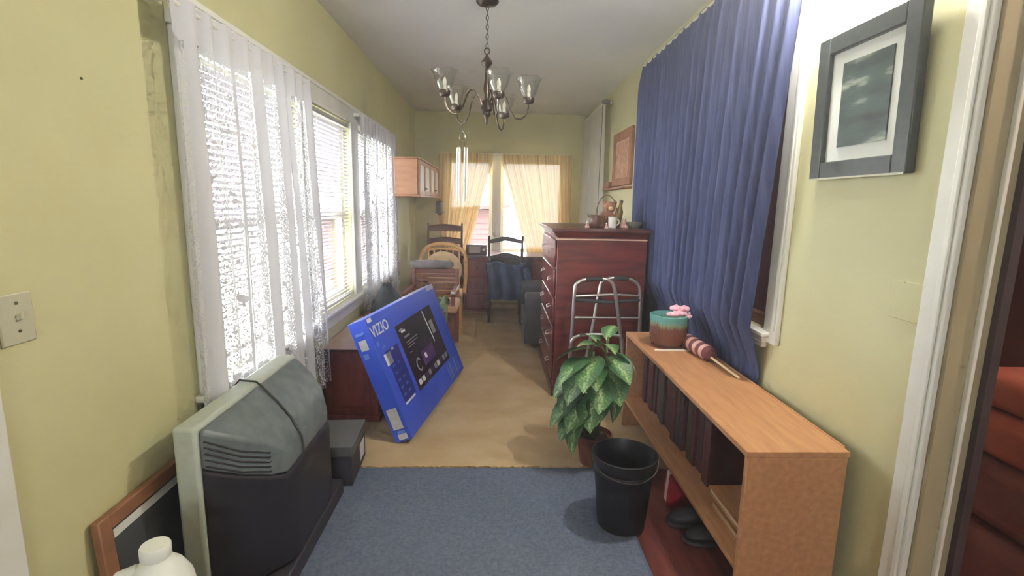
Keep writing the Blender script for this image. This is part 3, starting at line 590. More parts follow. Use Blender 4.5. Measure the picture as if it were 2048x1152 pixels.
# things on the bookshelf
PX, PY = .957, 2.655
g = thing('glazed_pot', 'round brown pot with dripping teal glaze on the bookshelf', 'pot', (PX, PY, SZ))
MB().lathe([(.078, .012), (.092, .03), (.100, .07), (.102, .12), (.100, .150), (.104, .166), (.104, .178), (.096, .18), (.092, .165), (.088, .10), (.07, .03), (.01, .024)], (PX, PY, SZ), 72, True, .012, 24).build('body', 'glaze_teal', g)
MB().lathe([(.06, 0), (.082, .0), (.088, .012), (.080, .014), (.076, .012)], (PX, PY, SZ), 36).build('saucer', 'glaze_brown', g)
fl = thing('flower_bunch', 'pink cloth flowers tucked in the glazed pot', 'flower', (PX+.05, PY-.03, SZ+.09))
for i, (dx, dyy, dz, r_) in enumerate(((.01, -.05, .19, .026), (.045, -.045, .195, .03), (.075, -.02, .19, .028), (.03, -.01, .215, .030), (.065, -.035, .218, .028), (-.005, -.03, .185, .02), (.085, -.045, .178, .02))):
    m = MB(); 
    for k in range(5):
        a = k*1.257+i; m.ell((PX+dx+r_*.55*math.cos(a), PY+dyy+r_*.55*math.sin(a), SZ+dz), (r_*.62, r_*.62, r_*.45), 8, 6)
    m.ell((PX+dx, PY+dyy, SZ+dz+.006), (r_*.5, r_*.5, r_*.5), 8, 6)
    m.build('blossom', 'flower_pink', fl)
MB().tube([(PX+.03, PY-.02, SZ+.10), (PX+.035, PY-.025, SZ+.19)], .004, 6).build('stem', 'stem_green', fl)
tag(MB().box(.857, 1.04, 2.552, 2.572, SZ, SZ+.006).build('wooden_ruler', 'paper_white', bevel=.001), 'short pale strip lying in front of the glazed pot', 'strip')
hm = thing('knit_mallet', 'pink and plum striped knit mallet lying on the bookshelf', 'mallet', (1.08, 2.45, SZ))
A = Vector((1.045, 2.70, SZ+.040)); B = Vector((1.075, 2.36, SZ+.040)); D = (B-A); ns = 10
def mr(t): return .040*min(1, (.35+math.sqrt(max(0, min(t*4, 1))))*.78 if t < .25 else 1)*(1 if t < .93 else .8)
for k in range(ns):
    ts = [k/ns+(j/4)/ns for j in range(5)]
    MB().tube([A+D*t_ for t_ in ts], [mr(t_)*(.93+.07*math.sin(math.pi*j/4)) for j, t_ in enumerate(ts)], 16).build('stripe', 'knit_stripe_plum' if k % 2 else 'knit_stripe_pink', hm)
MB().tube([B-D*.05+Vector((0, 0, -.012)), (1.10, 2.12, SZ+.009)], .006, 8).build('handle', 'stick_wood', hm)

# ---------------------------------------------------------------- bucket and plant
BX, BY = .562, 1.975
k = thing('bucket', 'black plastic bucket standing on the blue rug edge', 'bucket', (BX, BY, .004))
MB().lathe([(.098, .0), (.102, .004), (.130, .305), (.139, .307), (.139, .325), (.131, .327), (.126, .31), (.098, .012), (.01, .010)], (BX, BY, .004), 40).build('body', 'bucket_black', k)
MB().lathe([(.1335, 0), (.137, .004), (.137, .012), (.1335, .016)], (BX, BY, .262), 40, False).build('rim_band', 'bucket_black', k)
MB().tube([(BX-.139*math.cos(a), BY-.139*math.sin(a)*.9-.01, .315-.05*math.sin(a)) for a in [math.pi*i/16 for i in range(17)]], .003, 6).build('bail', 'wire', k)
PLX, PLY = .538, 2.49
pl = thing('potted_plant', 'leafy variegated houseplant in a brown clay pot', 'plant', (PLX, PLY, .006))
MB().lathe([(.066, 0), (.070, .003), (.088, .125), (.096, .127), (.098, .165), (.090, .167), (.086, .145), (.01, .143)], (PLX, PLY, .006), 32).build('pot', 'terracotta', pl)
MB().lathe([(.086, .0), (.05, .012), (.01, .016)], (PLX, PLY, .146), 20).build('soil', 'soil', pl)
rp_ = random.Random(5)
def leaf_mesh(droop, w_):
    pr = [0, .35, .62, .82, .95, 1.0, .93, .80, .60, .36, .0]; n = len(pr)-1; vs = []; uvs = []; fs = []
    for i, q in enumerate(pr):
        x = i/n; z = .10*math.sin(x*2.2)-droop*x*x
        for j in (-2, -1, 0, 1, 2):
            yy = j/2*q*w_; vs.append((x*(1-.12*droop), yy, z+abs(j)/2*q*.10-.012*abs(math.sin(x*14))*abs(j)/2)); uvs.append((x, .5+j/4*q))
    for i in range(n): fs += [(i*5+j, i*5+j+1, (i+1)*5+j+1, (i+1)*5+j) for j in range(4)]
    m = MB(); m.add(vs, fs); m.uv = uvs; me = m.mesh('leaf', Vector()); me.materials.append(MATS['leaf_variegated']); me.shade_smooth(); return me
LM = [leaf_mesh(.25, .27), leaf_mesh(.55, .29), leaf_mesh(.85, .25)]
stalks = [((PLX-.02, PLY-.02), (PLX-.05, PLY-.02, .66)), ((PLX+.02, PLY+.01), (PLX+.05, PLY, .70)), ((PLX, PLY+.02), (PLX-.01, PLY+.06, .60))]
for (b0, tp) in stalks:
    MB().tube([(b0[0], b0[1], .15), ((b0[0]+tp[0])/2, (b0[1]+tp[1])/2+.01, (.15+tp[2])/2), tp], [.010, .009, .006], 8).build('stalk', 'stem_green', pl)
MB().tube([(PLX-.01, PLY-.03, .15), (PLX-.012, PLY-.035, .58)], .005, 6).build('stake', 'stem_green', pl)
for z in (.30, .33, .38, .44):
    MB().tube([(PLX-.01+.045*math.cos(a), PLY-.02+.035*math.sin(a), z+.006*math.sin(2*a)) for a in [2*math.pi*i/14 for i in range(14)]], .0022, 5, True).build('tie', 'string_white', pl)
leaves = [(.53, 2.44, .60, 200, .35, .24), (.55, 2.42, .62, 230, .45, .24), (.58, 2.42, .62, 300, .40, .20), (.60, 2.45, .63, 330, .30, .17), (.52, 2.46, .64, 170, .20, .20), (.56, 2.50, .66, 120, -.20, .16), (.60, 2.50, .68, 60, -.60, .13),
          (.52, 2.44, .55, 215, .60, .24), (.50, 2.46, .52, 185, .55, .23), (.56, 2.41, .54, 255, .75, .22), (.60, 2.42, .55, 290, .70, .20), (.53, 2.42, .58, 265, .30, .19), (.57, 2.43, .65, 200, -.35, .15), (.55, 2.45, .67, 285, -.15, .17),
          (.50, 2.45, .45, 195, .50, .24), (.54, 2.41, .44, 240, .80, .22), (.60, 2.42, .45, 300, .80, .17), (.52, 2.50, .48, 150, .50, .21), (.60, 2.52, .52, 80, .40, .18),
          (.50, 2.45, .38, 190, .45, .25), (.51, 2.43, .33, 215, .60, .24), (.48, 2.43, .32, 205, .70, .20), (.49, 2.48, .36, 170, .40, .22), (.52, 2.52, .38, 135, .60, .20), (.51, 2.44, .41, 225, .45, .22), (.55, 2.42, .42, 262, .7, .17)]
leaves = [(q[0]-.02,)+q[1:] for q in leaves]
for i, (lx, ly, lz, az, pt_, ln) in enumerate(leaves):
    a = math.radians(az); st = min(stalks, key=lambda q: (q[1][0]-lx)**2+(q[1][1]-ly)**2); f_ = min(max((lz-.06-.15)/(st[1][2]-.15), .05), 1)
    bx_, by_, hz = st[0][0]+(st[1][0]-st[0][0])*f_, st[0][1]+(st[1][1]-st[0][1])*f_, .15+(st[1][2]-.15)*f_
    inst('leaf', LM[0 if lz > .5 or i % 2 else 1], (lx, ly, lz), pl, rot=(rp_.uniform(-.3, .3), pt_, a+rp_.uniform(-.1, .1)), scale=(ln, ln*1.3, ln))
    MB().tube([(bx_, by_, hz), ((bx_+lx)/2, (by_+ly)/2, (hz+lz)/2+.012), (lx, ly, lz)], .003, 6).build('petiole', 'stem_green', pl)

# ---------------------------------------------------------------- television, left foreground
tv = thing('television', 'bulky grey tube television turned to face the left wall', 'television', (-.82, 1.8, .08))
TY0, TY1, TZ0, TZ1 = 1.425, 2.175, .082, .692
bz = MB().box(-.955, -.883, TY0, TY1, TZ0, TZ1).build('bezel', 'plastic_silver', tv, bevel=.012, seg=3)
MB().loft([[(x, a, b_), (x, c_, b_), (x, c_, d_), (x, a, d_)] for (x, a, c_, b_, d_) in ((-.956, 1.48, 2.12, .17, .64), (-.960, 1.52, 2.08, .21, .60))]).build('screen', 'screen_glass', bz)
def rsec(x, a, c_, b_, d_, r):
    pts = []
    for (cx_, cz_, a0) in ((c_-r, d_-r, 0), (a+r, d_-r, 90), (a+r, b_+r, 180), (c_-r, b_+r, 270)):
        for i in range(5): t_ = math.radians(a0+22.5*i); pts.append((x, cx_+r*math.cos(t_), cz_+r*math.sin(t_)))
    return pts
def ring(x, y0, y1, z0, z1): return [(x, y0, z0), (x, y1, z0), (x, y1, z1), (x, y0, z1)]
MB().loft([ring(-.883, TY0+.008, TY1-.008, .555, TZ1-.008), ring(-.868, TY0+.014, TY1-.012, .545, TZ1-.016), ring(-.80, TY0+.085, TY1-.035, .490, .622), ring(-.745, TY0+.16, TY1-.07, .445, .565), ring(-.712, TY0+.22, TY1-.12, .425, .50)]).build('rear_shell', 'plastic_charcoal', tv, bevel=.012, seg=3)
MB().loft([ring(-.883, TY0+.010, TY1-.010, TZ0+.01, .560), ring(-.868, TY0+.016, TY1-.014, TZ0+.01, .542), ring(-.80, TY0+.088, TY1-.038, TZ0+.01, .487), ring(-.745, TY0+.163, TY1-.073, TZ0+.01, .442), ring(-.708, TY0+.21, TY1-.11, TZ0+.01, .418), ring(-.695, TY0+.26, TY1-.16, TZ0+.01, .36)]).build('tube_cover', 'plastic_black', tv, bevel=.008, seg=2)
for i in range(5):
    k0 = i/5; zt = (.535-.018*i, .478-.015*i, .440-.013*i)
    MB().tube([(-.868, TY0+.012, .646-.020*i), (-.80, TY0+.083, .578-.018*i), (-.745, TY0+.158, .533-.017*i), (-.7425, TY0+.40, .533-.017*i), (-.7425, TY1-.10, .533-.017*i)], .0028, 6).build('vent_rib', 'plastic_black', tv)
tag(MB().box(-.99, -.70, 1.40, 2.20, .006, .078).build('tv_plinth', 'box_black', bevel=.006), 'low dark plinth under the grey television', 'stand')
tag(MB().tube([(-.968, 1.82, .45), (-.966, 1.82, .68), (-.95, 1.82, .699), (-.885, 1.81, .698), (-.862, 1.80, .687), (-.80, 1.79, .630), (-.742, 1.77, .573), (-.706, 1.76, .508), (-.700, 1.76, .44)], .004, 6).build('cable', 'cable_dark'), 'thin dark cable lying over the television', 'cable')
bb = thing('shoebox', 'low black cardboard box with a white label beside the television', 'box', (-.83, 2.40, .006))
Tq = Matrix.Translation((-.83, 2.40, .006))@Matrix.Rotation(.05, 4, 'Z')
MB(Tq).box(-.148, .148, -.15, .15, 0, .165).build('base', 'box_black', bb, bevel=.003); MB(Tq).box(-.153, .153, -.155, .155, .150, .205).build('lid', 'box_lid_lit', bb, bevel=.004)  # lid greyer than the black base: light on the top put into its colour
MB(Tq).box(.148, .1495, .02, .12, .035, .125).build('label', 'label_paper', bb)
fm = thing('leaning_frame', 'wood-framed dark glass picture leaning on the left wall', 'picture', (-1.03, 1.58, 0))
Tl = Matrix.Translation((-1.018, 0, 0))@Matrix.Rotation(-.06, 4, 'Y')
for nm, q in (('frame_side', (1.232, 1.275, 0, .515)), ('frame_side', (1.90, 1.943, 0, .515)), ('frame_top', (1.275, 1.90, .472, .515)), ('frame_bottom', (1.275, 1.90, 0, .043))): MB(Tl).box(-.012, .012, *q).build(nm, 'frame_wood', fm, bevel=.004)
MB(Tl).box(-.008, .002, 1.275, 1.90, .043, .472).build('glass', 'mirror_dark', fm)
MB(Tl).box(.002, .003, 1.285, 1.89, .437, .462).build('inner_edge', 'mat_board', fm)
tag(MB().box(-.93, -.655, .98, 1.215, -.008, .268).build('cardboard_box', 'cardboard', bevel=.004), 'small cardboard box under the white jug', 'box')
jg = thing('jug', 'white plastic jug with a wide cap in the bottom left corner', 'jug', (-.80, 1.10, .268))
MB().lathe([(.06, 0), (.076, .008), (.078, .05), (.078, .155), (.072, .19), (.055, .222), (.036, .242), (.030, .25), (.029, .256)], (-.80, 1.10, .268), 32).build('body', 'jug_white', jg)
MB().lathe([(.030, 0), (.0325, .004), (.0325, .028), (.030, .033), (.0, .034)], (-.80, 1.10, .521), 28).build('cap', 'jug_white', jg)
MB().tube([(-.835, 1.085, .500), (-.868, 1.07, .492), (-.893, 1.06, .462), (-.893, 1.06, .41), (-.872, 1.07, .375)], .013, 12).build('handle', 'jug_white', jg)

# ---------------------------------------------------------------- red chest, TV carton, bag
c = thing('red_chest', 'dark red wooden chest with pale top against the left wall', 'chest', (-.87, 3.55, .006))
MB().box(-1.04, -.715, 2.985, 4.12, .046, .455).build('body', 'redwood', c, bevel=.004)
MB().box(-1.05, -.705, 2.97, 4.135, .006, .05).build('plinth', 'redwood', c, bevel=.006)
MB().box(-1.05, -.700, 2.97, 4.135, .455, .472).build('lid', 'mahogany_dark', c, bevel=.004); MB().box(-1.05, -.704, 2.972, 4.13, .472, .476).build('top_cloth', 'chest_top', c)
MB().box(-.99, -.765, 2.979, 2.985, .10, .41).build('end_panel', 'redwood', c, bevel=.004)
bx = thing('tv_carton', 'large blue television carton leaning on the red chest', 'box', (-.552, 2.687, .006))
TH_, PH_, BL, BH, BT = .171, .375, 1.255, .728, .106
e_ = Vector((math.sin(TH_), math.cos(TH_), 0)); n_ = Vector((-math.cos(TH_), math.sin(TH_), 0)); u_ = Vector((0, 0, 1))*math.cos(PH_)+n_*math.sin(PH_); f_ = -n_*math.cos(PH_)+Vector((0, 0, 1))*math.sin(PH_)
P0 = Vector((-.552, 2.687, .007))
TB = Matrix(((e_.x, u_.x, f_.x, P0.x), (e_.y, u_.y, f_.y, P0.y), (e_.z, u_.z, f_.z, P0.z), (0, 0, 0, 1)))   # local: x along, y up, z out of the front
MB(TB).box(0, BL, 0, BH, 0, BT).build('carton', 'box_blue', bx, bevel=.004)
def fr(name, m, x0, x1, y0, y1, par=None, h=.0012, sk=0): 
    return MB(TB).prism([(x0, y0, BT), (x1, y0+sk, BT), (x1, y1+sk, BT), (x0, y1, BT)], (0, 0, h)).build(name, m, par or bx, smooth=False)
scn = fr('picture_panel', 'box_screen', .325, 1.03, .165, .60)
def text(s, size, x, y, m, parent, z=BT+.0006, T=TB, ex=.0006, bold=.0, sx=1.0, name='lettering'):
    cu = bpy.data.curves.new('txt', 'FONT'); cu.body = s; cu.size = size; cu.extrude = ex; cu.offset = bold; cu.resolution_u = 3
    o = bpy.data.objects.new('txt', cu); COL.objects.link(o); dg = bpy.context.evaluated_depsgraph_get(); me = bpy.data.meshes.new_from_object(o.evaluated_get(dg)); bpy.data.objects.remove(o)
    m_ = MB(T@Matrix.Translation((x, y, z))@Matrix.Diagonal((sx, 1, 1, 1))); m_.add([tuple(v.co) for v in me.vertices], [tuple(p_.vertices) for p_ in me.polygons]); bpy.data.meshes.remove(me)
    return m_.build(name, m, parent, smooth=False)
text('VIZIO', .088, .015, .612, 'print_white', bx, bold=.0012, sx=1.08, name='brand_lettering')
fr('printed_dot', 'print_teal', .03, .055, .555, .582); fr('printed_tick', 'print_teal', .07, .12, .525, .533, sk=.012)
fr('feature_panel', 'print_navy', .085, .275, .19, .505)
fr('white_label', 'print_white', .055, .145, .425, .495); fr('white_arrow', 'print_white', .17, .205, .49, .505)
for i in range(5):
    for j in range(2): fr('feature_icon', 'print_teal', .105+j*.075, .145+j*.075, .40-i*.045, .415-i*.045)
fr('barcode_strip', 'print_white', .09, .25, .172, .184)
for i, (x0, x1, y) in enumerate(((.36, .42, .555), (.385, .45, .54), (.40, .50, .50), (.40, .62, .47), (.40, .60, .452), (.40, .52, .434), (.40, .44, .40))): MB(TB).box(x0, x1, y, y+(.014 if i < 3 else .006), BT+.0012, BT+.002).build('screen_text', 'print_grey' if i != 1 else 'print_white', scn)
MB(TB).prism([(.86, .35, BT+.0012), (.875, .35, BT+.0012), (.845, .59, BT+.0012), (.83, .59, BT+.0012)], (0, 0, .001)).build('screen_stripe', 'print_white', scn)
m = MB(TB)
for k in range(20):
    a0, a1 = 2*math.pi*k/20*.8+.6, 2*math.pi*(k+1)/20*.8+.6
    m.prism([(.47+.045*math.cos(a0), .30+.045*math.sin(a0), BT+.0012), (.47+.045*math.cos(a1), .30+.045*math.sin(a1), BT+.0012), (.47+.032*math.cos(a1), .30+.032*math.sin(a1), BT+.0012), (.47+.032*math.cos(a0), .30+.032*math.sin(a0), BT+.0012)], (0, 0, .0008))
m.build('screen_ring', 'print_grey', scn, smooth=False)
MB(TB).box(.55, .80, .26, .36, BT+.0012, BT+.0018).build('screen_glow', 'print_violet', scn); MB(TB).box(.60, .64, .30, .335, BT+.0018, BT+.0024).build('screen_text', 'print_white', scn)
MB(TB).box(.89, .96, .40, .50, BT+.0012, BT+.0018).build('screen_figure', 'print_grey', scn)
for i in range(10):
    x0 = .36+i*.066; mm = ('print_white', 'print_white', 'print_violet', 'print_grey', 'print_violet', 'print_grey', 'print_white', 'print_violet', 'print_grey', 'print_grey')[i]
    MB(TB).box(x0, x0+.05, .19, .225, BT+.0012, BT+.0018).build('app_tile', mm, scn)
for i in range(5): fr('printed_streak', 'print_teal' if i % 2 else 'box_edge', .90+i*.06, .925+i*.06, .03, .15)
# near end of the carton
TE = TB
def endp(name, m, z0, z1, y0, y1): return MB(TB).box(-.0012, 0, y0, y1, z0, z1).build(name, m, bx, smooth=False)
endp('end_label', 'label_paper', .022, .068, .56, .62); endp('end_label', 'print_teal', .02, .05, .51, .54); endp('end_label', 'label_paper', .02, .082, .075, .20); endp('end_label', 'print_white', .03, .085, .012, .045); endp('end_label', 'print_teal', .035, .08, .048, .068)
endp('end_lettering', 'print_teal', .02, .075, .648, .662)
MB(TB).box(.55, BL+.001, BH, BH+.001, .0, BT).build('packing_tape', 'tape', bx); MB(TB).box(BL-.16, BL, BH-.035, BH, BT, BT+.001).build('packing_tape', 'tape', bx)
MB(TB).box(.02, .075, BH-.030, BH-.006, BT, BT+.001).build('corner_label', 'print_white', bx); MB(TB).box(.0, .001, .0, BH, BT-.003, BT+.0005).build('carton_seam', 'box_edge', bx)
bg_ = thing('bag', 'dark slouched bag on top of the red chest', 'bag', (-.87, 3.95, .476))
MB().loft([[(-.835+wx_*math.cos(t_), 3.86+wy_*math.sin(t_), z+.01*math.sin(3*t_)) for t_ in [2*math.pi*j/18 for j in range(18)]] for (wx_, wy_, z) in ((.10, .17, .487), (.125, .22, .52), (.12, .20, .58), (.085, .15, .65), (.05, .09, .71), (.025, .05, .735))]).build('body', 'bag_dark', bg_, sub=1)
MB().tube([(-.86, 3.80, .68), (-.85, 3.80, .75), (-.82, 3.82, .755), (-.80, 3.86, .68)], .009, 8).build('strap', 'bag_dark', bg_)

# ---------------------------------------------------------------- dresser with things on top
d = thing('dresser', 'tall dark mahogany chest of drawers on the right', 'dresser', (.73, 3.9, .006))
DX0, DX1, DY0, DY1, DZ = .425, 1.045, 3.43, 4.36, 1.145
MB().box(DX0, DX1, DY0, DY1, .08, DZ).build('body', 'mahogany', d, bevel=.003)
MB().box(DX0-.014, DX1, DY0-.012, DY1+.012, .006, .08).build('plinth', 'mahogany_dark', d, bevel=.006)
MB().loft([[(DX0-q, DY0-q, z), (DX1, DY0-q, z), (DX1, DY1+q, z), (DX0-q, DY1+q, z)] for (q, z) in ((.0, DZ), (.01, DZ+.008), (.028, DZ+.03), (.032, DZ+.038))]).build('cornice', 'mahogany', d)
MB().box(DX0-.042, DX1+.005, DY0-.042, DY1+.042, DZ+.038, DZ+.06).build('top_board', 'mahogany_dark', d, bevel=.004)
MB().box(DX0-.012, DX1, DY0-.006, DY0, DZ-.018, DZ-.008).build('highlight_bead', 'chest_top', d, bevel=.002)  # pale strip paints the highlight line under the dresser top
for i in range(5):
    z0 = .11+i*.206; q = MB().box(DX0-.016, DX0, DY0+.03, DY1-.03, z0, z0+.19).build('drawer', 'mahogany', d, bevel=.006)
    for y in (DY0+.22, DY1-.22):
        MB().tube([(DX0-.016, y-.04, z0+.11), (DX0-.035, y-.035, z0+.10), (DX0-.038, y, z0+.085), (DX0-.035, y+.035, z0+.10), (DX0-.016, y+.04, z0+.11)], .004, 6).build('pull', 'chime_metal', q)
TOP = DZ+.06
bs = thing('wicker_basket', 'round wicker basket with a tall hoop handle on the dresser', 'basket', (.815, 3.72, TOP))
MB().lathe([(.055, 0), (.062, .004), (.078, .06), (.082, .085), (.076, .085), (.06, .02), (.01, .012)], (.815, 3.72, TOP), 32, True, .02, 16).build('bowl', 'basket', bs)
MB().tube([(.815+.078*math.cos(a), 3.72, TOP+.08+.155*math.sin(a)) for a in [math.pi*i/18 for i in range(19)]], .004, 8).build('handle', 'basket', bs)
td = thing('teddy_bear', 'small brown plush bear sitting in the basket', 'toy', (.82, 3.70, TOP+.02))
MB().ell((.825, 3.70, TOP+.075), (.045, .042, .055), 14, 10, .04).build('body', 'teddy', td); hd = MB().ell((.83, 3.69, TOP+.148), (.046, .042, .042), 16, 10, .05).build('head', 'teddy', td)
for sx in (-1, 1): MB().ell((.83+sx*.038, 3.69, TOP+.182), (.015, .010, .015), 10, 7).build('ear', 'teddy', hd); MB().ell((.825+sx*.05, 3.675, TOP+.085), (.016, .02, .035), 10, 7).build('arm', 'teddy', td)
MB().ell((.83, 3.652, TOP+.140), (.018, .012, .014), 10, 7).build('muzzle', 'cushion_cream', hd)
mg = thing('mug', 'small white mug in front of the basket', 'mug', (.84, 3.60, TOP))
MB().lathe([(.026, 0), (.030, .003), (.032, .075), (.034, .08), (.030, .08), (.028, .01), (.005, .008)], (.835, 3.60, TOP), 24).build('cup', 'mug_white', mg); MB().tube([(.866, 3.60, TOP+.065), (.882, 3.60, TOP+.055), (.884, 3.60, TOP+.035), (.866, 3.60, TOP+.02)], .004, 8).build('handle', 'mug_white', mg)
ct = thing('brown_crock', 'dark brown ceramic crock left of the basket', 'pot', (.70, 3.66, TOP))
MB().lathe([(.034, 0), (.040, .01), (.042, .06), (.034, .082), (.040, .09), (.034, .09), (.03, .02), (.005, .01)], (.715, 3.63, TOP), 24).build('body', 'ceramic_brown', ct)
for sx in (-1, 1): MB().tube([(.715+sx*.036, 3.63, TOP+.075), (.715+sx*.05, 3.63, TOP+.085), (.715+sx*.052, 3.63, TOP+.10)], .004, 6).build('handle', 'ceramic_brown', ct)
bt = thing('bottle', 'olive brown bottle leaning behind the basket', 'bottle', (.90, 3.76, TOP))
MB(Matrix.Translation((.905, 3.78, TOP))@Matrix.Rotation(.16, 4, 'Y')).lathe([(.026, 0), (.030, .006), (.030, .12), (.014, .155), (.012, .18)], (0, 0, 0), 20).build('glass_body', 'bottle_olive', bt)
MB(Matrix.Translation((.905, 3.78, TOP))@Matrix.Rotation(.16, 4, 'Y')).lathe([(.014, .18), (.015, .2), (.01, .203)], (0, 0, 0), 16).build('stopper', 'ceramic_brown', bt)
for i, (fx, fy, hh, lab) in enumerate(((.925, 3.62, .085, 'tall rose figurine right of the white mug'), (.785, 3.56, .04, 'low rose figurine in front of the basket'), (.655, 3.60, .045, 'tiny rose figurine at the left end of the dresser top'))):
    q = thing('figurine', lab, 'figurine', (fx, fy, TOP), 'rose figurines on the dresser')
    MB().lathe([(hh*.38, 0), (hh*.42, hh*.06), (hh*.30, hh*.35), (hh*.16, hh*.62), (hh*.12, hh*.7)], (fx, fy, TOP), 16).build('skirt', 'figure_rose', q); MB().ell((fx, fy, TOP+hh*.84), (hh*.15, hh*.15, hh*.17), 12, 8).build('head', 'mug_white', q)
bw = thing('grey_bowl', 'grey-green shallow bowl at the curtain end of the dresser', 'bowl', (1.0, 3.62, TOP))
MB().lathe([(.03, 0), (.034, .004), (.056, .035), (.058, .045), (.053, .044), (.03, .010), (.005, .008)], (.99, 3.60, TOP), 28).build('bowl', 'bowl_grey', bw)

# ---------------------------------------------------------------- walker
w = thing('walking_frame', 'folded aluminium walking frame in front of the dresser', 'walker', (.76, 3.30, .006))
def smooth_path(pts, n=6):
    P = [Vector(q) for q in pts]; out = []
    for i in range(len(P)-1):
        a, b_, c_, d_ = P[max(i-1, 0)], P[i], P[i+1], P[min(i+2, len(P)-1)]
        for k in range(n):
            t_ = k/n; out.append(.5*((2*b_)+(c_-a)*t_+(2*a-5*b_+4*c_-d_)*t_*t_+(3*b_-a-3*c_+d_)*t_**3))
    return out+[P[-1]]
fa = [(.505, .03), (.515, .30), (.527, .60), (.534, .81), (.553, .855), (.603, .876), (.709, .882), (.764, .870), (.797, .824), (.84, .605), (.885, .33), (.935, .03)]
fb = [(.585, .03), (.635, .30), (.683, .62), (.710, .815), (.730, .862), (.786, .882), (.894, .879), (.949, .858), (.981, .81), (.995, .62), (1.002, .33), (1.006, .03)]
for y, P in ((3.285, fa), (3.325, fb)): MB().tube(smooth_path([(x, y, z) for x, z in P]), .0127, 10).build('side_frame', 'aluminium', w)
MB().tube([(.605, 3.285, .8765), (.66, 3.285, .881), (.715, 3.285, .882)], .0165, 12).build('hand_grip', 'grip_black', w); MB().tube([(.80, 3.325, .883), (.85, 3.325, .882), (.90, 3.325, .879)], .0165, 12).build('hand_grip', 'grip_black', w)
MB().tube([(.533, 3.285, .762), (.80, 3.305, .775), (.988, 3.325, .762)], .009, 8).build('cross_bar', 'aluminium', w); MB().tube([(.535, 3.285, .738), (.76, 3.30, .722), (.988, 3.325, .735)], .013, 8).build('cross_bar', 'grip_black', w)
MB().tube([(.524, 3.285, .617), (.995, 3.325, .610)], .008, 8).build('cross_bar', 'aluminium', w)
MB().tube(smooth_path([(.518, 3.275, .40), (.527, 3.275, .46), (.572, 3.275, .494), (.697, 3.275, .504), (.838, 3.275, .496), (.868, 3.275, .46), (.875, 3.275, .40)]), .0115, 10).build('front_bow', 'aluminium', w)
for (x, y) in ((.505, 3.285), (.935, 3.285), (.585, 3.325), (1.006, 3.325)): MB().lathe([(.018, 0), (.019, .005), (.016, .035), (.013, .04)], (x, y, .006), 14).build('rubber_foot', 'grip_black', w)

# ---------------------------------------------------------------- armchair
a = thing('armchair', 'dark grey upholstered armchair behind the dresser', 'armchair', (.75, 5.0, .006))
MB().box(.36, 1.08, 4.66, 5.44, .03, .27).build('base', 'armchair_grey', a, bevel=.03, seg=3)
for y in (4.60, 5.34): MB().loft([[(x, y+.08+.08*math.cos(t_), z0_+hz_*math.sin(t_)) if math.sin(t_) > 0 else (x, y+.08+.075*math.cos(t_), .05) for t_ in [2*math.pi*j/20+.05 for j in range(20)]] for (x, z0_, hz_) in ((.30, .38, .10), (.285, .42, .10), (.30, .44, .10), (.60, .44, .10), (1.0, .44, .10))]).build('arm', 'armchair_grey', a, bevel=.012)
MB().box(.34, .86, 4.765, 5.335, .27, .42).build('seat_cushion', 'armchair_grey', a, bevel=.05, seg=4)
MB().loft([[(x, 4.74, z), (x, 5.36, z), (x+.20, 5.36, z-.02), (x+.20, 4.74, z-.02)] for (x, z) in ((.80, .30), (.84, .6), (.88, .88), (.92, .93))]).build('backrest', 'armchair_grey', a, bevel=.05, seg=4)
MB().box(.29, .33, 4.77, 5.33, .08, .30).build('footrest', 'armchair_grey', a, bevel=.015, seg=3)

# ---------------------------------------------------------------- desk, desk chair and radio
d = thing('desk', 'reddish brown wooden desk under the back window', 'desk', (.15, 6.4, .006))
MB().box(-.42, .80, 6.13, 6.70, .695, .722).build('desktop', 'mahogany_dark', d, bevel=.004)
for (x0, x1) in ((-.39, -.06), (.46, .78)):
    pd = MB().box(x0, x1, 6.16, 6.68, .006, .695).build('pedestal', 'redwood', d, bevel=.003)
    for i in range(3):
        MB().box(x0+.015, x1-.015, 6.148, 6.16, .05+i*.21, .245+i*.21).build('drawer_front', 'redwood', pd, bevel=.004); MB().ell(((x0+x1)/2, 6.14, .15+i*.21), (.014, .012, .014), 10, 7).build('knob', 'bronze', pd)
MB().box(-.06, .46, 6.60, 6.62, .25, .695).build('modesty_panel', 'mahogany_dark', d)
q = thing('desk_radio', 'small brown table radio with a pale grille on the desk', 'radio', (-.24, 6.38, .722))
MB().box(-.37, -.11, 6.30, 6.46, .722, .845).build('case', 'radio_brown', q, bevel=.008); MB().box(-.33, -.19, 6.295, 6.30, .745, .825).build('grille', 'radio_cloth', q, bevel=.006); MB().tube([(-.145, 6.30, .785), (-.145, 6.285, .785)], .016, 14).build('dial', 'chime_metal', q)
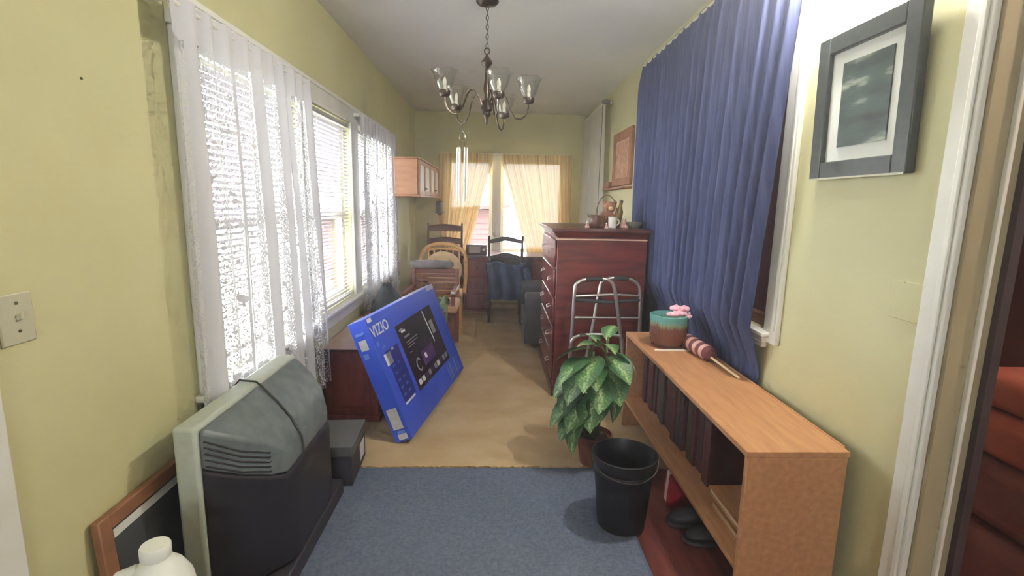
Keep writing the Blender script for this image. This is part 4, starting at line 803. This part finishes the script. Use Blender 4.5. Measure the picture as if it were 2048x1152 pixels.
def ladder_chair(name, label, cx, cy, rz, h, m, wdt=.40, nsl=3, group=None, seatm=None, sh=.44, curve=.025, hh=.045):
    t = thing(name, label, 'chair', (cx, cy, .006), group); T = Matrix.Translation((cx, cy, .006))@Matrix.Rotation(rz, 4, 'Z'); w2 = wdt/2
    for sx in (-1, 1):
        MB(T).tube([(sx*w2, .20, 0), (sx*w2, .20, sh), (sx*w2*1.02, .225, sh+.25), (sx*w2*1.04, .26, h)], [.014, .018, .017, .012], 10).build('back_post', m, t)
        MB(T).tube([(sx*w2*1.05, -.20, 0), (sx*w2*1.05, -.20, sh-.02)], [.013, .019], 10).build('leg', m, t)
        MB(T).tube([(sx*w2, .20, .18), (sx*w2*1.05, -.20, .18)], .009, 8).build('stretcher', m, t)
    MB(T).tube([(-w2, -.20, .24), (w2, -.20, .24)], .009, 8).build('stretcher', m, t)
    for i in range(nsl):
        z = sh+.13+(h-sh-.19)*i/(nsl-1); y = .21+.05*(z-sh)/(h-sh)
        m_ = MB(T); N_ = 14
        fr_ = [(-w2+wdt*j/N_, y-.02*math.sin(math.pi*j/N_), z+curve*math.sin(math.pi*j/N_)**2) for j in range(N_+1)]; vs = []; fs = []
        for (x, yy, zz) in fr_:
            k_ = 1+.25*math.sin(math.pi*(x+w2)/wdt)*2-.2
            vs += [(x, yy-.006, zz-hh*.5), (x, yy+.006, zz-hh*.5), (x, yy+.006, zz+hh*.5*k_), (x, yy-.006, zz+hh*.5*k_)]
        for j in range(N_): fs += [(j*4+k, j*4+(k+1) % 4, (j+1)*4+(k+1) % 4, (j+1)*4+k) for k in range(4)]
        fs += [(3, 2, 1, 0), tuple(N_*4+k for k in range(4))]
        m_.add(vs, fs).build('slat', m, t)
    MB(T).prism([(-w2*1.12, -.23, sh-.02), (w2*1.12, -.23, sh-.02), (w2, .21, sh-.02), (-w2, .21, sh-.02)], (0, 0, .035)).build('seat', seatm or m, t, bevel=.008)
    return t, T
ladder_chair('ladderback_chair', 'dark ladder-back chair standing at the desk', .115, 5.86, math.pi, 1.0, 'chair_dark', .36, 3)
j = thing('jacket', 'blue-grey jacket draped over the chair at the desk', 'jacket', (.15, 5.60, .45))
MB().grid(lambda u, v: (-.085+.44*u+.015*math.sin(v*5), 5.585+.022*math.sin(u*19+v*2)+.03*(1-v), .28+.42*v+.02*math.sin(u*7)*(1 if v > .9 else .3)), 30, 12).build('cloth_body', 'jacket_blue', j, solid=.014)
MB().tube([(.34, 5.58, .66), (.38, 5.56, .52), (.37, 5.555, .36), (.35, 5.55, .26)], [.035, .042, .036, .03], 12).build('sleeve', 'jacket_blue', j)

# ---------------------------------------------------------------- chairs stacked along the left wall
ladder_chair('ladderback_chair', 'brown ladder-back chair against the back left corner', -.625, 6.02, .0, 1.10, 'chair_brown', .40, 4, curve=.004, hh=.075)
o = thing('arched_chair', 'light oak chair with arched back and cream pad', 'chair', (-.545, 5.25, .006))
ar = [(-.79, 5.36, .40), (-.80, 5.38, .70), (-.775, 5.40, .83), (-.70, 5.41, .90), (-.56, 5.415, .925), (-.42, 5.41, .90), (-.33, 5.40, .82), (-.315, 5.38, .68), (-.33, 5.36, .40)]
MB().tube(smooth_path(ar, 5), .021, 10).build('back_hoop', 'oak_light', o)
for i in range(6):
    x = -.72+i*.066; MB().tube([(x, 5.385, .44), (x, 5.40, .66), (x, 5.41, .885)], [.009, .012, .007], 8).build('spindle', 'oak_light', o)
MB().tube([(-.74, 5.405, .862), (-.56, 5.41, .872), (-.38, 5.405, .862)], .011, 8).build('inner_rail', 'oak_light', o)
MB().loft([[(-.555+wx_*math.cos(t_), 5.36-q, .655+hz_*math.sin(t_)) for t_ in [2*math.pi*k/22 for k in range(22)]] for (q, wx_, hz_) in ((0, .17, .17), (.0, .20, .195), (.035, .205, .20), (.055, .18, .17))]).build('back_pad', 'cushion_cream', o, bevel=.01)
MB().prism([(-.78, 5.02, .41), (-.33, 5.02, .41), (-.35, 5.40, .41), (-.76, 5.40, .41)], (0, 0, .035)).build('seat', 'oak_light', o, bevel=.012)
for (x, y) in ((-.75, 5.06), (-.36, 5.06), (-.74, 5.37), (-.37, 5.37)): MB().tube([(x*1.0, y, .006), (x, y, .22), (x, y, .41)], [.013, .022, .016], 10).build('leg', 'oak_light', o)
# slatted armchair in front
s = thing('slatted_armchair', 'reddish brown slatted wooden armchair behind the blue carton', 'chair', (-.60, 4.55, .006))
for x in (-.80, -.385): MB().box(x, x+.035, 4.80, 4.83, .006, .735).build('back_post', 'chair_red', s, bevel=.006)
MB().box(-.765, -.385, 4.80, 4.83, .69, .735).build('top_rail', 'chair_red', s, bevel=.006)
for i in range(5): MB().box(-.765, -.385, 4.807, 4.823, .485+i*.042, .512+i*.042).build('slat', 'chair_red', s, bevel=.004)
MB().box(-.80, -.35, 4.34, 4.80, .36, .40).build('seat_frame', 'chair_red', s, bevel=.006)
for x in (-.80, -.385): MB().box(x, x+.035, 4.34, 4.375, .006, .56).build('leg', 'chair_red', s, bevel=.004)
for x in (-.81, -.39): MB().box(x, x+.05, 4.30, 4.82, .56, .585).build('armrest', 'chair_red', s, bevel=.010)
MB().ell((-.365, 4.30, .588), (.016, .016, .016), 12, 8).build('arm_knob', 'chime_metal', s)
MB().box(-.77, -.39, 4.345, 4.365, .12, .36).build('front_apron', 'chair_red', s, bevel=.004)
MB().box(-.77, -.33, 4.32, 4.78, .40, .465).build('seat_cushion', 'cushion_tan', s, bevel=.022, seg=3)
tag(MB().loft([[(-.61+.20*math.cos(t_)*k_, 4.815+.06*math.sin(t_)*k_, z) for t_ in [2*math.pi*i/20 for i in range(20)]] for (k_, z) in ((.9, .737), (1.08, .75), (1.08, .80), (.9, .815))]).build('folded_cushion', 'cushion_grey', sub=1), 'grey folded cushion lying on top of the slatted armchair back', 'cushion')
tag(MB().grid(lambda u, v: (-.57+.16*u, 4.305 if v < .25 else 4.305+.24*(v-.25)/.75, .478-.16*(.25-v)*4 if v < .25 else .480+.06*math.sin(u*6)**2*math.sin((v-.25)*4.1)), 18, 18).build('green_cloth', 'cloth_green', solid=.012), 'pale green cloth heaped on the slatted armchair seat', 'cloth')
tag(MB().grid(lambda u, v: (-.50+.07*u+.01*math.sin(v*9), 4.282-.006*v, .30+.14*v+.01*math.sin(u*8)), 8, 10).build('pink_cloth', 'cloth_pink', solid=.01), 'pinkish cloth hanging at the armchair front below the green cloth', 'cloth')
# floor lamp in the back corner
l = thing('floor_lamp', 'slim pale floor lamp with a small grey head in the back left corner', 'lamp', (-.69, 6.42, .006))
MB().lathe([(.10, 0), (.10, .012), (.02, .02)], (-.69, 6.48, .006), 24).build('base', 'lamp_grey', l); MB().tube([(-.69, 6.48, .02), (-.69, 6.48, .9), (-.715, 6.47, 1.23)], .009, 8).build('pole', 'cushion_cream', l)
MB().lathe([(.055, 0), (.052, .02), (.045, .13), (.03, .14)], (-.717, 6.47, 1.235), 20).build('lamp_head', 'lamp_grey', l)
MB().lathe([(.030, -.02), (.030, .0), (.06, .004), (.06, .016), (.02, .018)], (-.717, 6.47, 1.225), 20).build('collar', 'lamp_grey', l)

# ---------------------------------------------------------------- room beyond the doorway
for i, (x0, x1, y0, y1, z0, z1, mm, lab) in enumerate(((1.60, 2.35, 1.00, 1.72, .0, .33, 'sofa_dark', 'lowest of the stacked rust cushions seen through the doorway'), (1.64, 2.35, 1.02, 1.70, .335, .55, 'sofa_dark', 'dark middle cushion of the rust stack through the doorway'), (1.66, 2.35, 1.02, 1.70, .555, .70, 'sofa_red', 'upper rust cushion of the stack through the doorway'), (1.70, 2.35, 1.04, 1.69, .705, .83, 'sofa_red', 'topmost rust cushion of the stack through the doorway'))):
    q = thing('cushion', lab, 'cushion', ((x0+x1)/2, (y0+y1)/2, z0), 'rust cushions beyond the doorway')
    MB().box(x0, x1, y0, y1, z0, z1).build('pad', mm, q, bevel=.045, seg=4); MB().tube([(x0+.045, y0+.045, (z0+z1)/2), (x1-.045, y0+.0, (z0+z1)/2)], .006, 6).build('piping', 'sofa_dark', q)
q = thing('fill_globe', 'unseen globe lamp added to brighten the room beyond', 'lamp', (2.3, .6, 2.25))  # added light source, out of view, to brighten the cushions
cyl((2.3, .6, 2.524), (2.3, .6, 2.33), .006).build('stem', 'bronze', q); MB().ell((2.3, .6, 2.27), (.06, .06, .06), 16, 10).build('globe', 'fill_glow', q)

# ---------------------------------------------------------------- scattering volume added to imitate lens veil and glare
hz = bpy.data.materials.new('lens_veil'); hz.use_nodes = True; N = hz.node_tree.nodes; N.remove(N['Principled BSDF'])
v = N.new('ShaderNodeVolumeScatter'); v.inputs['Density'].default_value = HAZE; v.inputs['Anisotropy'].default_value = .35; v.inputs['Color'].default_value = (.96, .97, 1, 1)
hz.node_tree.links.new(v.outputs[0], N['Material Output'].inputs['Volume']); MATS['lens_veil'] = hz
o = MB().box(XL+.001, XR-.001, YF+.001, YB-.001, .02, ZC-.001).build('lens_veil', 'lens_veil', smooth=False); o['kind'] = 'stuff'; o['label'] = 'faint haze volume added to imitate lens veil and glare'; o['category'] = 'haze'
